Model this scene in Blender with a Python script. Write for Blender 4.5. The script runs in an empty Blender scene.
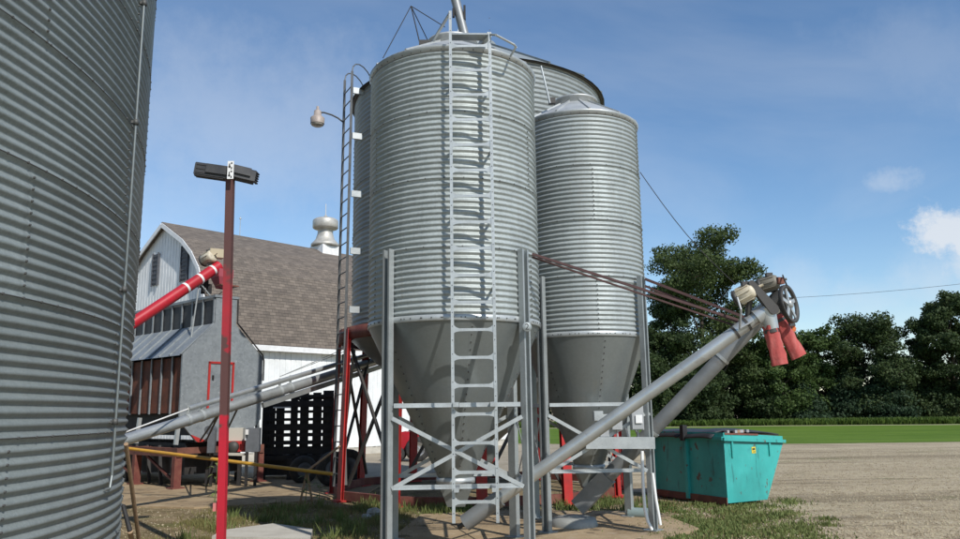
import bpy, math, random
import numpy as np
from mathutils import Vector, Matrix
random.seed(7); np.random.seed(7)
sc = bpy.context.scene
COL = sc.collection
R = math.radians

# ------------------------------------------------------------------ camera, sky, sun, exposure
F_PX, PITCH, ROLL, EYE = 776.86, 0.18127, 0.01373, 1.65
cam_d = bpy.data.cameras.new('camera'); cam = bpy.data.objects.new('camera', cam_d); COL.objects.link(cam)
cam_d.sensor_width = 36; cam_d.lens = 36 * F_PX / 960; cam_d.clip_end = 3000; cam_d.clip_start = .05
_r, _u, _f = Vector((1, 0, 0)), Vector((0, -math.sin(PITCH), math.cos(PITCH))), Vector((0, math.cos(PITCH), math.sin(PITCH)))
_r2 = _r * math.cos(ROLL) - _u * math.sin(ROLL); _u2 = _r * math.sin(ROLL) + _u * math.cos(ROLL)
cam.matrix_world = Matrix(((_r2.x, _u2.x, -_f.x, 0), (_r2.y, _u2.y, -_f.y, 0), (_r2.z, _u2.z, -_f.z, EYE), (0, 0, 0, 1)))
sc.camera = cam
SUN_AZ, SUN_EL = R(34), R(42)          # azimuth to the right of straight behind the camera
to_sun = Vector((math.sin(SUN_AZ) * math.cos(SUN_EL), -math.cos(SUN_AZ) * math.cos(SUN_EL), math.sin(SUN_EL)))
sun_d = bpy.data.lights.new('sun', 'SUN'); sun_d.energy = 4.2; sun_d.angle = R(.53); sun_d.color = (1, .97, .925)
sun = bpy.data.objects.new('sun', sun_d); COL.objects.link(sun); sun.location = (20, -30, 40)
sun.rotation_euler = to_sun.to_track_quat('Z', 'Y').to_euler()
world = bpy.data.worlds.new('World'); sc.world = world; world.use_nodes = True
def build_world():
    nt = world.node_tree; nt.nodes.clear(); N = nt.nodes.new; L = nt.links.new
    out = N('ShaderNodeOutputWorld'); bg = N('ShaderNodeBackground'); bg.inputs['Strength'].default_value = .13
    sky = N('ShaderNodeTexSky'); sky.sky_type = 'NISHITA'; sky.sun_disc = False
    sky.sun_elevation = SUN_EL; sky.sun_rotation = math.atan2(to_sun.x, to_sun.y)
    sky.air_density = 1.0; sky.dust_density = .15; sky.ozone_density = 2.0
    tc = N('ShaderNodeTexCoord')
    # thin high cloud: noise stretched over the dome
    sep = N('ShaderNodeSeparateXYZ'); L(tc.outputs['Generated'], sep.inputs[0])
    def m(op, a, b=None, clamp=False):
        n = N('ShaderNodeMath'); n.operation = op; n.use_clamp = clamp
        for i, v in enumerate((a, b)):
            if v is None: continue
            if isinstance(v, (int, float)): n.inputs[i].default_value = v
            else: L(v, n.inputs[i])
        return n.outputs[0]
    zc = m('ADD', m('MAXIMUM', sep.outputs[2], 0), .12)
    cmb = N('ShaderNodeCombineXYZ'); L(m('DIVIDE', sep.outputs[0], zc), cmb.inputs[0]); L(m('DIVIDE', sep.outputs[1], zc), cmb.inputs[1])
    n1 = N('ShaderNodeTexNoise'); n1.inputs['Scale'].default_value = .55; n1.inputs['Detail'].default_value = 7; n1.inputs['Roughness'].default_value = .55; n1.inputs['Distortion'].default_value = .6
    L(cmb.outputs[0], n1.inputs['Vector'])
    r1 = N('ShaderNodeMapRange'); r1.inputs['From Min'].default_value = .44; r1.inputs['From Max'].default_value = .78; r1.inputs['To Max'].default_value = .36; L(n1.outputs['Fac'], r1.inputs['Value'])
    # a few puffy clouds low over the horizon
    n2 = N('ShaderNodeTexNoise'); n2.inputs['Scale'].default_value = 9.0; n2.inputs['Detail'].default_value = 8; n2.inputs['Roughness'].default_value = .68
    L(tc.outputs['Generated'], n2.inputs['Vector'])
    puffs = None
    for (px, py, rad, w, amp_, lo_, hi_, sq) in CLOUDS:
        d = Vector(ray(px, py)).normalized()
        vm = N('ShaderNodeVectorMath'); vm.operation = 'SUBTRACT'; L(tc.outputs['Generated'], vm.inputs[0]); vm.inputs[1].default_value = d
        sc_ = N('ShaderNodeVectorMath'); sc_.operation = 'MULTIPLY'; L(vm.outputs[0], sc_.inputs[0]); sc_.inputs[1].default_value = (1, 1, sq)
        ln = N('ShaderNodeVectorMath'); ln.operation = 'LENGTH'; L(sc_.outputs[0], ln.inputs[0])
        fall = m('SUBTRACT', 1.0, m('DIVIDE', ln.outputs['Value'], rad))
        a = m('ADD', fall, m('MULTIPLY', m('SUBTRACT', n2.outputs['Fac'], .5), amp_))
        mr = N('ShaderNodeMapRange'); mr.interpolation_type = 'SMOOTHSTEP'; mr.inputs['From Min'].default_value = lo_; mr.inputs['From Max'].default_value = hi_; mr.inputs['To Max'].default_value = w
        L(a, mr.inputs['Value']); v = mr.outputs[0]
        puffs = v if puffs is None else m('MAXIMUM', puffs, v)
    mix = N('ShaderNodeMix'); mix.data_type = 'RGBA'; L(m('MAXIMUM', r1.outputs[0], puffs), mix.inputs[0]); hs = N('ShaderNodeHueSaturation'); hs.inputs['Saturation'].default_value = 1.14; hs.inputs['Value'].default_value = 1.10; L(sky.outputs[0], hs.inputs['Color']); L(hs.outputs[0], mix.inputs[6])
    mix.inputs[7].default_value = (6.0, 6.3, 6.7, 1)
    L(mix.outputs[2], bg.inputs['Color']); L(bg.outputs[0], out.inputs['Surface'])
def ray(x, y):
    a, b = x - 480, y - 269.5; c, s = math.cos(ROLL), math.sin(ROLL)
    x0, y0 = c * a - s * b, s * a + c * b
    d = (x0 / F_PX, 1, -y0 / F_PX)
    return (d[0], d[1] * math.cos(PITCH) - d[2] * math.sin(PITCH), d[1] * math.sin(PITCH) + d[2] * math.cos(PITCH))
CLOUDS = [(948, 234, .080, .85, 2.9, .35, .80, 1.5), (884, 184, .055, .32, 3.0, .35, 1.2, 2.2), (800, 290, .10, .25, 2.0, .2, 1.1, 1.5), (990, 262, .10, .6, 2.2, .3, .9, 1.5), (860, 300, .14, .26, 2.4, .2, 1.1, 2), (930, 280, .12, .3, 2.4, .2, 1.1, 1.6),
          (250, 130, .34, .30, 1.3, -.1, 1.0, 2.0), (60, 190, .3, .25, 1.3, -.1, 1.0, 1.8), (930, 60, .2, .16, 1.6, 0, 1.1, 2.2),
          (1250, 230, .12, .7, 2.4, .3, .8, 1.5), (-150, 330, .12, .6, 2.4, .3, .8, 1.5), (1700, 200, .1, .7, 2.4, .3, .8, 1.5), (-900, 240, .12, .7, 2.4, .3, .8, 1.5)]
build_world()
vs = sc.view_settings; vs.view_transform = 'Standard'; vs.look = 'None'; vs.exposure = 0; vs.gamma = 1
try: vs.use_curve_mapping = False
except Exception: pass
sc.cycles.use_denoising = True

# ------------------------------------------------------------------ helpers
def at(x, y, D):
    d = ray(x, y); t = D / d[1]; return Vector((d[0] * t, D, EYE + d[2] * t))
def gnd(x, y, z=0):
    d = ray(x, y); t = (z - EYE) / d[2]; return Vector((d[0] * t, d[1] * t, z))
def V(*a): return Vector(a)
ROOT = {}
class MB:
    def __init__(s): s.v = []; s.f = []; s.sm = []
    def add(s, vs_, fs, smooth=False):
        o = len(s.v); s.v += [tuple(p) for p in vs_]; s.f += [tuple(i + o for i in f) for f in fs]; s.sm += [smooth] * len(fs); return s
    def box(s, c, size, rz=0):
        x, y, z = size[0] / 2, size[1] / 2, size[2] / 2; cs, sn = math.cos(rz), math.sin(rz); P = []
        for dz in (-z, z):
            for dx, dy in ((-x, -y), (x, -y), (x, y), (-x, y)):
                P.append((c[0] + dx * cs - dy * sn, c[1] + dx * sn + dy * cs, c[2] + dz))
        return s.add(P, [(3, 2, 1, 0), (4, 5, 6, 7), (0, 1, 5, 4), (1, 2, 6, 5), (2, 3, 7, 6), (3, 0, 4, 7)])
    def bar(s, a, b, w, h, up=(0, 0, 1)):
        a, b = Vector(a), Vector(b); d = (b - a).normalized(); up = Vector(up)
        if abs(d.dot(up)) > .98: up = Vector((0, 1, 0))
        sx = d.cross(up).normalized(); uz = sx.cross(d).normalized(); P = []
        for p in (a, b):
            for i, j in ((-1, -1), (1, -1), (1, 1), (-1, 1)): P.append(p + sx * i * w / 2 + uz * j * h / 2)
        return s.add(P, [(0, 1, 2, 3), (7, 6, 5, 4), (1, 0, 4, 5), (2, 1, 5, 6), (3, 2, 6, 7), (0, 3, 7, 4)])
    def angle(s, a, b, w, t=.006, up=(0, 0, 1), side=1):
        a, b = Vector(a), Vector(b); d = (b - a).normalized(); sx = d.cross(Vector(up)).normalized(); uz = sx.cross(d).normalized()
        prof = [(0, 0), (w, 0), (w, t), (t, t), (t, w), (0, w)]
        P = [p + sx * i * side + uz * j for p in (a, b) for i, j in prof]; n = 6
        fs = [tuple(range(n)), tuple(range(2 * n - 1, n - 1, -1))] + [(i, n + i, n + (i + 1) % n, (i + 1) % n) for i in range(n)]
        return s.add(P, fs)
    def tube(s, a, b, r0, r1=None, n=14, caps=True):
        r1 = r0 if r1 is None else r1; a, b = Vector(a), Vector(b); d = (b - a).normalized()
        up = Vector((0, 0, 1)) if abs(d.z) < .95 else Vector((1, 0, 0))
        x = d.cross(up).normalized(); y = x.cross(d); P = []
        for p, r in ((a, r0), (b, r1)):
            for i in range(n):
                t = 2 * math.pi * i / n; P.append(p + x * r * math.cos(t) + y * r * math.sin(t))
        s.add(P, [(i, (i + 1) % n, n + (i + 1) % n, n + i) for i in range(n)], True)
        if caps: s.add(P[:n], [tuple(range(n - 1, -1, -1))]); s.add(P[n:], [tuple(range(n))])
        return s
    def path(s, pts, r, n=8):
        pts = [Vector(p) for p in pts]
        for a, b in zip(pts, pts[1:]): s.tube(a, b, r, n=n)
        return s
    def lathe(s, prof, n=32, c=(0, 0, 0), smooth=True, a0=0, a1=2 * math.pi, axis=None):
        full = abs(a1 - a0 - 2 * math.pi) < 1e-6; k = n if full else n + 1; P = []
        for r, z in prof:
            for i in range(k):
                t = a0 + (a1 - a0) * i / n; P.append((c[0] + r * math.cos(t), c[1] + r * math.sin(t), c[2] + z))
        if axis is not None:
            q = Vector((0, 0, 1)).rotation_difference(Vector(axis).normalized()); cc = Vector(c)
            P = [tuple(q @ (Vector(p) - cc) + cc) for p in P]
        fs = []
        for j in range(len(prof) - 1):
            for i in range(n):
                i2 = (i + 1) % k if full else i + 1
                fs.append((j * k + i, j * k + i2, (j + 1) * k + i2, (j + 1) * k + i))
        return s.add(P, fs, smooth)
    def prism(s, poly, o, ex, ey, ez, depth):
        """poly (a,b) in plane ex,ey at origin o, extruded along ez by depth"""
        o, ex, ey, ez = Vector(o), Vector(ex), Vector(ey), Vector(ez); n = len(poly)
        P = [o + ex * a + ey * b for a, b in poly] + [o + ex * a + ey * b + ez * depth for a, b in poly]
        fs = [tuple(range(n - 1, -1, -1)), tuple(range(n, 2 * n))] + [(i, (i + 1) % n, n + (i + 1) % n, n + i) for i in range(n)]
        return s.add(P, fs)
    def mesh(s, name, m, off=(0, 0, 0)):
        me = bpy.data.meshes.new(name); off = Vector(off)
        me.from_pydata([tuple(Vector(p) - off) for p in s.v], [], s.f); me.materials.append(m)
        me.polygons.foreach_set('use_smooth', s.sm); me.update(); return me
    def build(s, name, m, parent=None, recalc=True):
        off = ROOT.get(parent.name, Vector()) if parent else Vector()
        me = s.mesh(name, m, off)
        if recalc:
            import bmesh
            bm = bmesh.new(); bm.from_mesh(me); bmesh.ops.recalc_face_normals(bm, faces=bm.faces); bm.to_mesh(me); bm.free()
        o = bpy.data.objects.new(name, me); COL.objects.link(o)
        if parent: o.parent = parent; ROOT[o.name] = off
        return o
def tag(o, label=None, cat=None, group=None, kind=None):
    for k, v in (('label', label), ('category', cat), ('group', group), ('kind', kind)):
        if v: o[k] = v
    return o
def thing(name, loc, label, cat, group=None):
    o = bpy.data.objects.new(name, None); COL.objects.link(o); o.location = loc; o.empty_display_size = .3
    ROOT[o.name] = Vector(loc); return tag(o, label, cat, group)
def inst(name, me, parent, loc, rz=0, rot=None):
    o = bpy.data.objects.new(name, me); COL.objects.link(o); o.parent = parent
    o.location = Vector(loc) - ROOT[parent.name]; o.rotation_euler = rot if rot else (0, 0, rz); return o
def copy_tree(o, parent=None):
    c = o.copy(); COL.objects.link(c); c.parent = parent
    for ch in list(o.children): copy_tree(ch, c)
    return c

# ------------------------------------------------------------------ materials
MATS = {}
def mat(name, col, rough=.6, metal=0, col2=None, scale=4, lo=.4, hi=.65, bump=0, bscale=30, vor=0, vscale=60, streak=0, spec=.5, layers=(), rvar=0, detail=6, stretch=(1, 1, 1), orand=0):
    m = bpy.data.materials.new(name); m.use_nodes = True; nt = m.node_tree; N = nt.nodes.new; L = nt.links.new
    b = nt.nodes['Principled BSDF']; b.inputs['Roughness'].default_value = rough; b.inputs['Metallic'].default_value = metal
    b.inputs['Specular IOR Level'].default_value = spec
    geo = N('ShaderNodeNewGeometry'); pos = geo.outputs['Position']
    def noise(sc_, det=6, vec=pos, rough_=.6):
        n = N('ShaderNodeTexNoise'); n.inputs['Scale'].default_value = sc_; n.inputs['Detail'].default_value = det; n.inputs['Roughness'].default_value = rough_; L(vec, n.inputs['Vector']); return n.outputs['Fac']
    def ramp(v, a, c, to=1.0):
        r = N('ShaderNodeMapRange'); r.inputs['From Min'].default_value = a; r.inputs['From Max'].default_value = c; r.inputs['To Max'].default_value = to; L(v, r.inputs['Value']); return r.outputs[0]
    def stretched(s_):
        mp = N('ShaderNodeMapping'); mp.inputs['Scale'].default_value = s_; L(pos, mp.inputs['Vector']); return mp.outputs[0]
    def mixc(f, a, c):
        x = N('ShaderNodeMix'); x.data_type = 'RGBA'
        if isinstance(f, float): x.inputs[0].default_value = f
        else: L(f, x.inputs[0])
        for i, q in ((6, a), (7, c)):
            if isinstance(q, (tuple, list)): x.inputs[i].default_value = (*q[:3], 1)
            else: L(q, x.inputs[i])
        return x.outputs[2]
    c = col
    if col2: c = mixc(ramp(noise(scale, detail, stretched(stretch)), lo, hi), col, col2)
    for (lc, ls, la, lb, amt, lst) in layers:
        c = mixc(ramp(noise(ls, 7, stretched(lst)), la, lb, amt), c, lc)
    if streak:
        sv = noise(1.0, 6, stretched((9, 9, .35)))
        c = mixc(ramp(sv, .45, .75, streak), c, tuple(v * .45 for v in col[:3]))
    if vor:
        vo = N('ShaderNodeTexVoronoi'); vo.inputs['Scale'].default_value = vscale; L(pos, vo.inputs['Vector'])
        bw = N('ShaderNodeSeparateColor'); L(vo.outputs['Color'], bw.inputs[0])
        c = mixc(ramp(bw.outputs[0], 0, 1, vor), c, tuple(min(1, v * 1.5 + .04) for v in col[:3]))
    if orand:
        oi = N('ShaderNodeObjectInfo'); c = mixc(ramp(oi.outputs['Random'], 0, 1, orand), c, tuple(v * .62 for v in col[:3]))
    if isinstance(c, (tuple, list)): b.inputs['Base Color'].default_value = (*c[:3], 1)
    else: L(c, b.inputs['Base Color'])
    if rvar:
        rr = N('ShaderNodeMapRange'); rr.inputs['To Min'].default_value = max(.05, rough - rvar); rr.inputs['To Max'].default_value = min(1, rough + rvar); L(noise(9, 5), rr.inputs['Value']); L(rr.outputs[0], b.inputs['Roughness'])
    if bump:
        bp = N('ShaderNodeBump'); bp.inputs['Strength'].default_value = bump; bp.inputs['Distance'].default_value = .02
        L(noise(bscale, 5), bp.inputs['Height']); L(bp.outputs[0], b.inputs['Normal'])
    MATS[name] = m; return m
GALV_L = [((.22, .24, .235), 2.3, .45, .72, .5, (1, 1, 1)), ((.23, .19, .145), 3.2, .60, .74, .45, (6, 6, .22)), ((.52, .54, .53), 2.6, .60, .74, .35, (5, 5, .3))]
galv = mat('galvanised_wall', (.40, .437, .427), .5, .25, (.32, .355, .345), 1.6, orand=.55, layers=GALV_L, vor=.22, vscale=45, streak=.35, rvar=.1)
galv_far = mat('galvanised_wall_dull', (.31, .34, .335), .52, .25, (.25, .275, .27), 1.2, orand=.5, layers=GALV_L, vor=.2, vscale=30, streak=.3, rvar=.1)
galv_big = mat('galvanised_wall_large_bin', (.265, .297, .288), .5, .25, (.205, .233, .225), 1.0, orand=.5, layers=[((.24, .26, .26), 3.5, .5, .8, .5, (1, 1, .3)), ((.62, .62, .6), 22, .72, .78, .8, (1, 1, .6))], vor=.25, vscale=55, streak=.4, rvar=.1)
hop_m = mat('galvanised_hopper', (.245, .27, .265), .40, .4, (.195, .215, .21), 1.1, orand=.4, layers=[((.30, .27, .21), 2.4, .62, .76, .35, (3, 3, .3)), ((.20, .21, .21), 2.1, .5, .8, .45, (2, 2, .4))], rvar=.1, vor=.1, vscale=40)
steel = mat('galvanised_steel', (.46, .485, .48), .45, .4, (.37, .39, .385), 5, vor=.15, vscale=90, rvar=.1, streak=.2)
leg_m = mat('galvanised_leg', (.36, .385, .38), .45, .4, (.29, .312, .307), 5, vor=.12, vscale=90, streak=.3, layers=[((.2, .16, .12), 4, .62, .74, .5, (4, 4, .4))])
roof_g = mat('galvanised_roof', (.50, .51, .5), .5, .45, (.40, .41, .4), 3, vor=.2, vscale=30)
bolt_m = mat('dark_bolt', (.10, .10, .095), .6, .4)
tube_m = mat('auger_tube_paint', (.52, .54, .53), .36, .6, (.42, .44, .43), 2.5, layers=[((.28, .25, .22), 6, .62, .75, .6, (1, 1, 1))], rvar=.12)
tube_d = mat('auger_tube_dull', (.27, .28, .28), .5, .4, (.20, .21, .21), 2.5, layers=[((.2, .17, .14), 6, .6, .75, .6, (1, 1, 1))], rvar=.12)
red = mat('red_paint', (.50, .028, .025), .5, 0, (.36, .03, .025), 3, layers=[((.18, .07, .05), 7, .55, .75, .5, (1, 1, .5))], bump=.1)
red_br = mat('red_gloss_paint', (.50, .014, .03), .42, 0, (.40, .018, .025), 2, layers=[((.42, .09, .08), 5, .58, .75, .5, (1, 1, 1)), ((.16, .05, .04), 11, .64, .70, .7, (1, 1, 1))])
maroon = mat('maroon_rust', (.14, .035, .028), .75, 0, (.20, .075, .05), 4, bump=.2)
pole_m = mat('worn_pole_paint', (.50, .012, .03), .55, 0, (.40, .015, .03), 3)
def pole_paint():
    # old brown paint over red, worn in bands of its own along the post
    nt = pole_m.node_tree; N = nt.nodes.new; L = nt.links.new; bs = nt.nodes['Principled BSDF']; src = bs.inputs['Base Color'].links[0].from_socket
    geo = N('ShaderNodeNewGeometry'); sp = N('ShaderNodeSeparateXYZ'); L(geo.outputs['Position'], sp.inputs[0])
    no = N('ShaderNodeTexNoise'); no.inputs['Scale'].default_value = 6; no.inputs['Detail'].default_value = 8; L(geo.outputs['Position'], no.inputs['Vector'])
    ml = N('ShaderNodeMath'); ml.operation = 'MULTIPLY_ADD'; L(no.outputs['Fac'], ml.inputs[0]); ml.inputs[1].default_value = .9; L(sp.outputs[2], ml.inputs[2])
    dv = N('ShaderNodeMath'); dv.operation = 'DIVIDE'; L(ml.outputs[0], dv.inputs[0]); dv.inputs[1].default_value = 6.0
    cr = N('ShaderNodeValToRGB'); e = cr.color_ramp; e.interpolation = 'LINEAR'; e.elements[0].position = .333; e.elements[0].color = (0, 0, 0, 1); e.elements[1].position = .343; e.elements[1].color = (1, 1, 1, 1)
    for p_, v in ((.485, 1), (.495, .25), (.61, .35), (.635, 1)):
        q = e.elements.new(p_); q.color = (v, v, v, 1)
    L(dv.outputs[0], cr.inputs[0]); mx = N('ShaderNodeMix'); mx.data_type = 'RGBA'; L(cr.outputs[0], mx.inputs[0]); L(src, mx.inputs[6]); mx.inputs[7].default_value = (.105, .045, .04, 1); L(mx.outputs[2], bs.inputs['Base Color'])
pole_paint()
rust = mat('rusty_panel', (.19, .058, .028), .8, 0, (.11, .04, .022), 5, layers=[((.30, .11, .045), 3, .55, .8, .5, (1, 1, .3))], bump=.2)
rust_b = mat('rusty_beam', (.20, .075, .05), .8, 0, (.12, .05, .035), 5, bump=.2)
dryer_m = mat('dryer_galvanised', (.265, .29, .30), .55, .3, (.20, .222, .235), 2.5, layers=[((.5, .52, .53), 14, .6, .72, .6, (1, 1, 1)), ((.16, .17, .18), 2, .55, .8, .4, (1, 1, .4))], vor=.25, vscale=18)
black_m = mat('black_iron', (.018, .018, .019), .7, .1, (.035, .03, .027), 5)
dark_m = mat('dark_louvre', (.035, .036, .04), .6, .2, (.06, .06, .06), 4)
rubber = mat('rubber', (.022, .022, .022), .85, 0, (.05, .046, .04), 8, bump=.3)
white_p = mat('white_board_paint', (.80, .81, .79), .6, 0, (.70, .71, .69), 2, layers=[((.52, .52, .48), 3, .58, .8, .4, (2, 2, .2))])
white_t = mat('white_trim_paint', (.80, .80, .78), .5, 0, (.70, .69, .66), 6)
pvc = mat('white_pipe', (.82, .82, .79), .35)
teal = mat('teal_paint', (.04, .36, .325), .5, 0, (.05, .41, .37), 2.2, layers=[((.03, .25, .24), 6, .62, .72, .6, (1, 1, 1)), ((.12, .06, .04), 7, .62, .66, .9, (1, 1, .8)), ((.03, .20, .185), 1.3, .5, .7, .55, (1, 1, .5)), ((.02, .12, .115), 3, .60, .64, .55, (3, 3, .5)), ((.10, .50, .46), 2, .55, .75, .4, (1, 1, 1))], rvar=.1, bump=.12, bscale=6)
lid_m = mat('black_plastic_lid', (.025, .027, .03), .5, 0, (.04, .042, .045), 3, bump=.3, bscale=5)
canvas = mat('faded_red_canvas', (.46, .085, .075), .85, 0, (.35, .06, .052), 6, layers=[((.52, .2, .17), 9, .5, .75, .6, (1, 1, .4)), ((.22, .04, .035), 14, .6, .7, .6, (1, 1, .3))], bump=.35, bscale=18)
orange_m = mat('orange_canvas', (.62, .17, .05), .8, 0, (.5, .12, .05), 8)
cream = mat('cream_motor_paint', (.66, .60, .46), .5, 0, (.48, .40, .27), 6, layers=[((.2, .15, .1), 9, .58, .75, .7, (1, 1, 1))])
motor_d = mat('dark_motor_paint', (.065, .062, .056), .6, .2, (.06, .055, .05), 6)
brownrod = mat('brown_rod', (.085, .04, .037), .7, .2, (.06, .03, .028), 5)
yellow = mat('yellow_pipe_paint', (.62, .34, .04), .5, 0, (.5, .27, .05), 4, layers=[((.25, .18, .1), 5, .55, .7, .7, (1, 1, 1))])
wood = mat('weathered_wood', (.36, .24, .14), .8, 0, (.27, .17, .1), 6, stretch=(6, 6, .6))
glass = mat('lamp_glass', (.5, .45, .38), .25, 0)
concrete = mat('concrete', (.38, .285, .175), .9, 0, (.29, .21, .125), 1.3, layers=[((.5, .43, .34), 5, .55, .75, .5, (1, 1, 1)), ((.17, .13, .09), .8, .52, .7, .6, (1, 1, 1)), ((.10, .08, .055), 3.2, .585, .62, .7, (1, 1, 1)), ((.5, .40, .24), 13, .60, .70, .7, (1, 1, 1))], bump=.5, bscale=25)
concrete_l = mat('pale_concrete', (.52, .49, .42), .9, 0, (.43, .40, .34), 3, bump=.2, bscale=25)
greybox = mat('grey_enclosure', (.42, .43, .43), .45, .2, (.36, .37, .37), 5)
dgreybox = mat('slate_enclosure', (.14, .15, .165), .5, .2, (.11, .12, .13), 5)
tag_y = mat('yellow_sticker', (.70, .55, .06), .5); tag_k = mat('sticker_ink', (.08, .07, .03), .5)
green_p = mat('green_tractor_paint', (.03, .16, .03), .4); yel_p = mat('yellow_rim_paint', (.75, .55, .02), .4)
grey_r = mat('grey_rock', (.40, .39, .37), .9, 0, (.28, .27, .25), 6, bump=.4, bscale=20)
bark = mat('bark', (.10, .075, .055), .9, 0, (.06, .045, .035), 6, bump=.5, bscale=12, stretch=(4, 4, .6))
chrome = mat('worn_chrome', (.55, .55, .55), .3, .8)
def leaf_mat(name, a, b):
    m = mat(name, a, .65, 0, b, .55, .35, .65, layers=[((a[0] * .55, a[1] * .6, a[2] * .55), 2.2, .5, .7, .7, (1, 1, 1))], spec=.25)
    nt = m.node_tree; bs = nt.nodes['Principled BSDF']; out = nt.nodes['Material Output']
    tr = nt.nodes.new('ShaderNodeBsdfTranslucent'); mx = nt.nodes.new('ShaderNodeMixShader'); mx.inputs[0].default_value = .22
    src = bs.inputs['Base Color'].links[0].from_socket; nt.links.new(src, tr.inputs['Color'])
    nt.links.new(bs.outputs[0], mx.inputs[1]); nt.links.new(tr.outputs[0], mx.inputs[2]); nt.links.new(mx.outputs[0], out.inputs['Surface']); return m
leafA = leaf_mat('leaf_cottonwood', (0.0472, 0.0736, 0.0227), (0.0850, 0.1150, 0.0340))
leafB = leaf_mat('leaf_dark', (0.0340, 0.0566, 0.0189), (0.0620, 0.0900, 0.0280))
leafC = leaf_mat('leaf_mid', (0.0472, 0.0850, 0.0208), (0.0800, 0.1200, 0.0300))
leafD = leaf_mat('leaf_conifer', (0.0264, 0.0519, 0.0245), (0.0400, 0.0700, 0.0300))
weed_m = leaf_mat('weed_green', (.13, .175, .05), (.20, .22, .075))
dry_m = leaf_mat('dry_grass', (.30, .24, .10), (.17, .17, .06))
crop_m = leaf_mat('crop_green', (.075, .125, .022), (.105, .155, .03))

# ------------------------------------------------------------------ ground
def matte(*ms):
    for m_ in ms: m_.node_tree.nodes['Principled BSDF'].inputs['Specular IOR Level'].default_value = .06
def sheet(name, poly, z, m, kind='structure'):
    matte(m)
    b = MB(); b.add([(x, y, z) for x, y in poly], [tuple(range(len(poly)))]); o = b.build(name, m, recalc=False); o['kind'] = kind; return o
ground_m = mat('gravel_ground', (.46, .38, .25), .95, 0, (.37, .30, .195), .35, layers=[
    ((.46, .39, .285), 3.5, .50, .68, .6, (.5, 1, 1)), ((.16, .125, .09), 16, .52, .64, .75, (1, 1, 1)), ((.56, .50, .39), 24, .56, .66, .85, (1, 1, 1)), ((.12, .095, .06), 11, .60, .66, .8, (1, 1, 1)), ((.16, .125, .08), .35, .53, .62, .6, (.12, 1.5, 1)), ((.13, .10, .065), 1.1, .57, .65, .6, (.10, 1.6, 1)),
    ((.11, .13, .045), .5, .585, .66, .6, (.6, 1, 1))], bump=1.0, bscale=16)
matte(ground_m, concrete, concrete_l)
b = MB(); b.add([(-900, -300, 0), (900, -300, 0), (900, 1600, 0), (-900, 1600, 0)], [(0, 1, 2, 3)]); tag(b.build('ground', ground_m, recalc=False), kind='structure')
soil_m = mat('weedy_soil', (.24, .18, .105), .95, 0, (.15, .115, .06), 1.8, .4, .6, layers=[((.36, .29, .17), 7, .52, .66, .7, (1, 1, 1)), ((.10, .12, .035), 1.4, .56, .66, .55, (1, 1, 1)), ((.09, .07, .045), 18, .55, .68, .7, (1, 1, 1)), ((.42, .36, .24), 34, .6, .7, .7, (1, 1, 1))], bump=1.0, bscale=12)
def blob(cx, cy, rx, ry, n=40, j=.12):
    return [(cx + rx * math.cos(t) * (1 + random.uniform(-j, j)), cy + ry * math.sin(t) * (1 + random.uniform(-j, j))) for t in [2 * math.pi * i / n for i in range(n)]]
def ragged(poly, step=.25, j=.16):
    out = []
    for a, c in zip(poly, poly[1:] + poly[:1]):
        L_ = math.hypot(c[0] - a[0], c[1] - a[1]); n = max(1, int(L_ / step))
        for i in range(n):
            f = i / n; out.append((a[0] + (c[0] - a[0]) * f + random.uniform(-j, j), a[1] + (c[1] - a[1]) * f + random.uniform(-j, j)))
    return out
sheet('weedy_soil', ragged([(-9, 3), (-2, 4), (2.2, 6), (3.6, 10.2), (3.9, 12.0), (4.2, 13.8), (3.2, 16.4), (1.5, 20), (-3, 20.5), (-4.2, 16.0), (-9, 14.6)]), .004, soil_m)
lawn_m = mat('mown_lawn', (.095, .16, .022), .9, 0, (.125, .195, .03), .12, layers=[((.055, .105, .015), .35, .48, .66, .7, (.15, 1.5, 1)), ((.17, .21, .055), 1.6, .54, .7, .6, (.3, 1.4, 1)), ((.05, .09, .015), 5, .54, .68, .6, (.5, 1, 1))], bump=.5, bscale=10)
sheet('lawn', [(-5, 46), (8, 37.4), (16, 36.7), (30, 36.2), (140, 34), (240, 68), (60, 66.5), (41, 67.6), (28.8, 71.4), (5, 75), (-5, 76)], .006, lawn_m)
dirt_m = mat('pale_track', (.40, .38, .22), .95, 0, (.30, .32, .15), .6)
sheet('field_track', [(-5, 76.2), (5, 75.2), (28.8, 71.6), (41, 67.8), (60, 66.7), (240, 68.2), (240, 70.5), (60, 69.5), (41, 70.5), (28.8, 74.2), (5, 78), (-5, 79)], .007, dirt_m)
def slab(name, poly, z0, z1, m, kind='structure'):
    b = MB(); b.prism(poly, (0, 0, z0), (1, 0, 0), (0, 1, 0), (0, 0, 1), z1 - z0); o = b.build(name, m); o['kind'] = kind; return o
slab('concrete_apron', [(-14, 14.6), (-8.2, 15.3), (-5.2, 14.5), (-3.6, 15.2), (-2.4, 16.4), (-2.3, 20.6), (-6, 22.6), (-14, 25)], 0, .03, concrete)
slab('bin_pad', [(-1.25, 10.2), (-1.0, 8.2), (1.2, 7.9), (2.15, 10.2), (2.95, 11.1), (2.75, 13.0), (.2, 13.4), (-1.0, 13.0)], 0, .045, concrete)
slab('concrete_step', [(-3.55, 10.6), (-2.2, 10.3), (-2.35, 11.15), (-3.05, 11.75), (-3.6, 11.15)], 0, .1, concrete_l)
sheet('barn_yard_gravel', [(-12, 21.5), (-2, 20.8), (4, 24), (6, 40), (-6, 40), (-14, 32)], .005, mat('pale_yard_gravel', (.36, .31, .235), .95, 0, (.28, .24, .175), 1, layers=[((.17, .13, .09), 9, .55, .7, .6, (1, 1, 1))], bump=.6, bscale=20))

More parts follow.
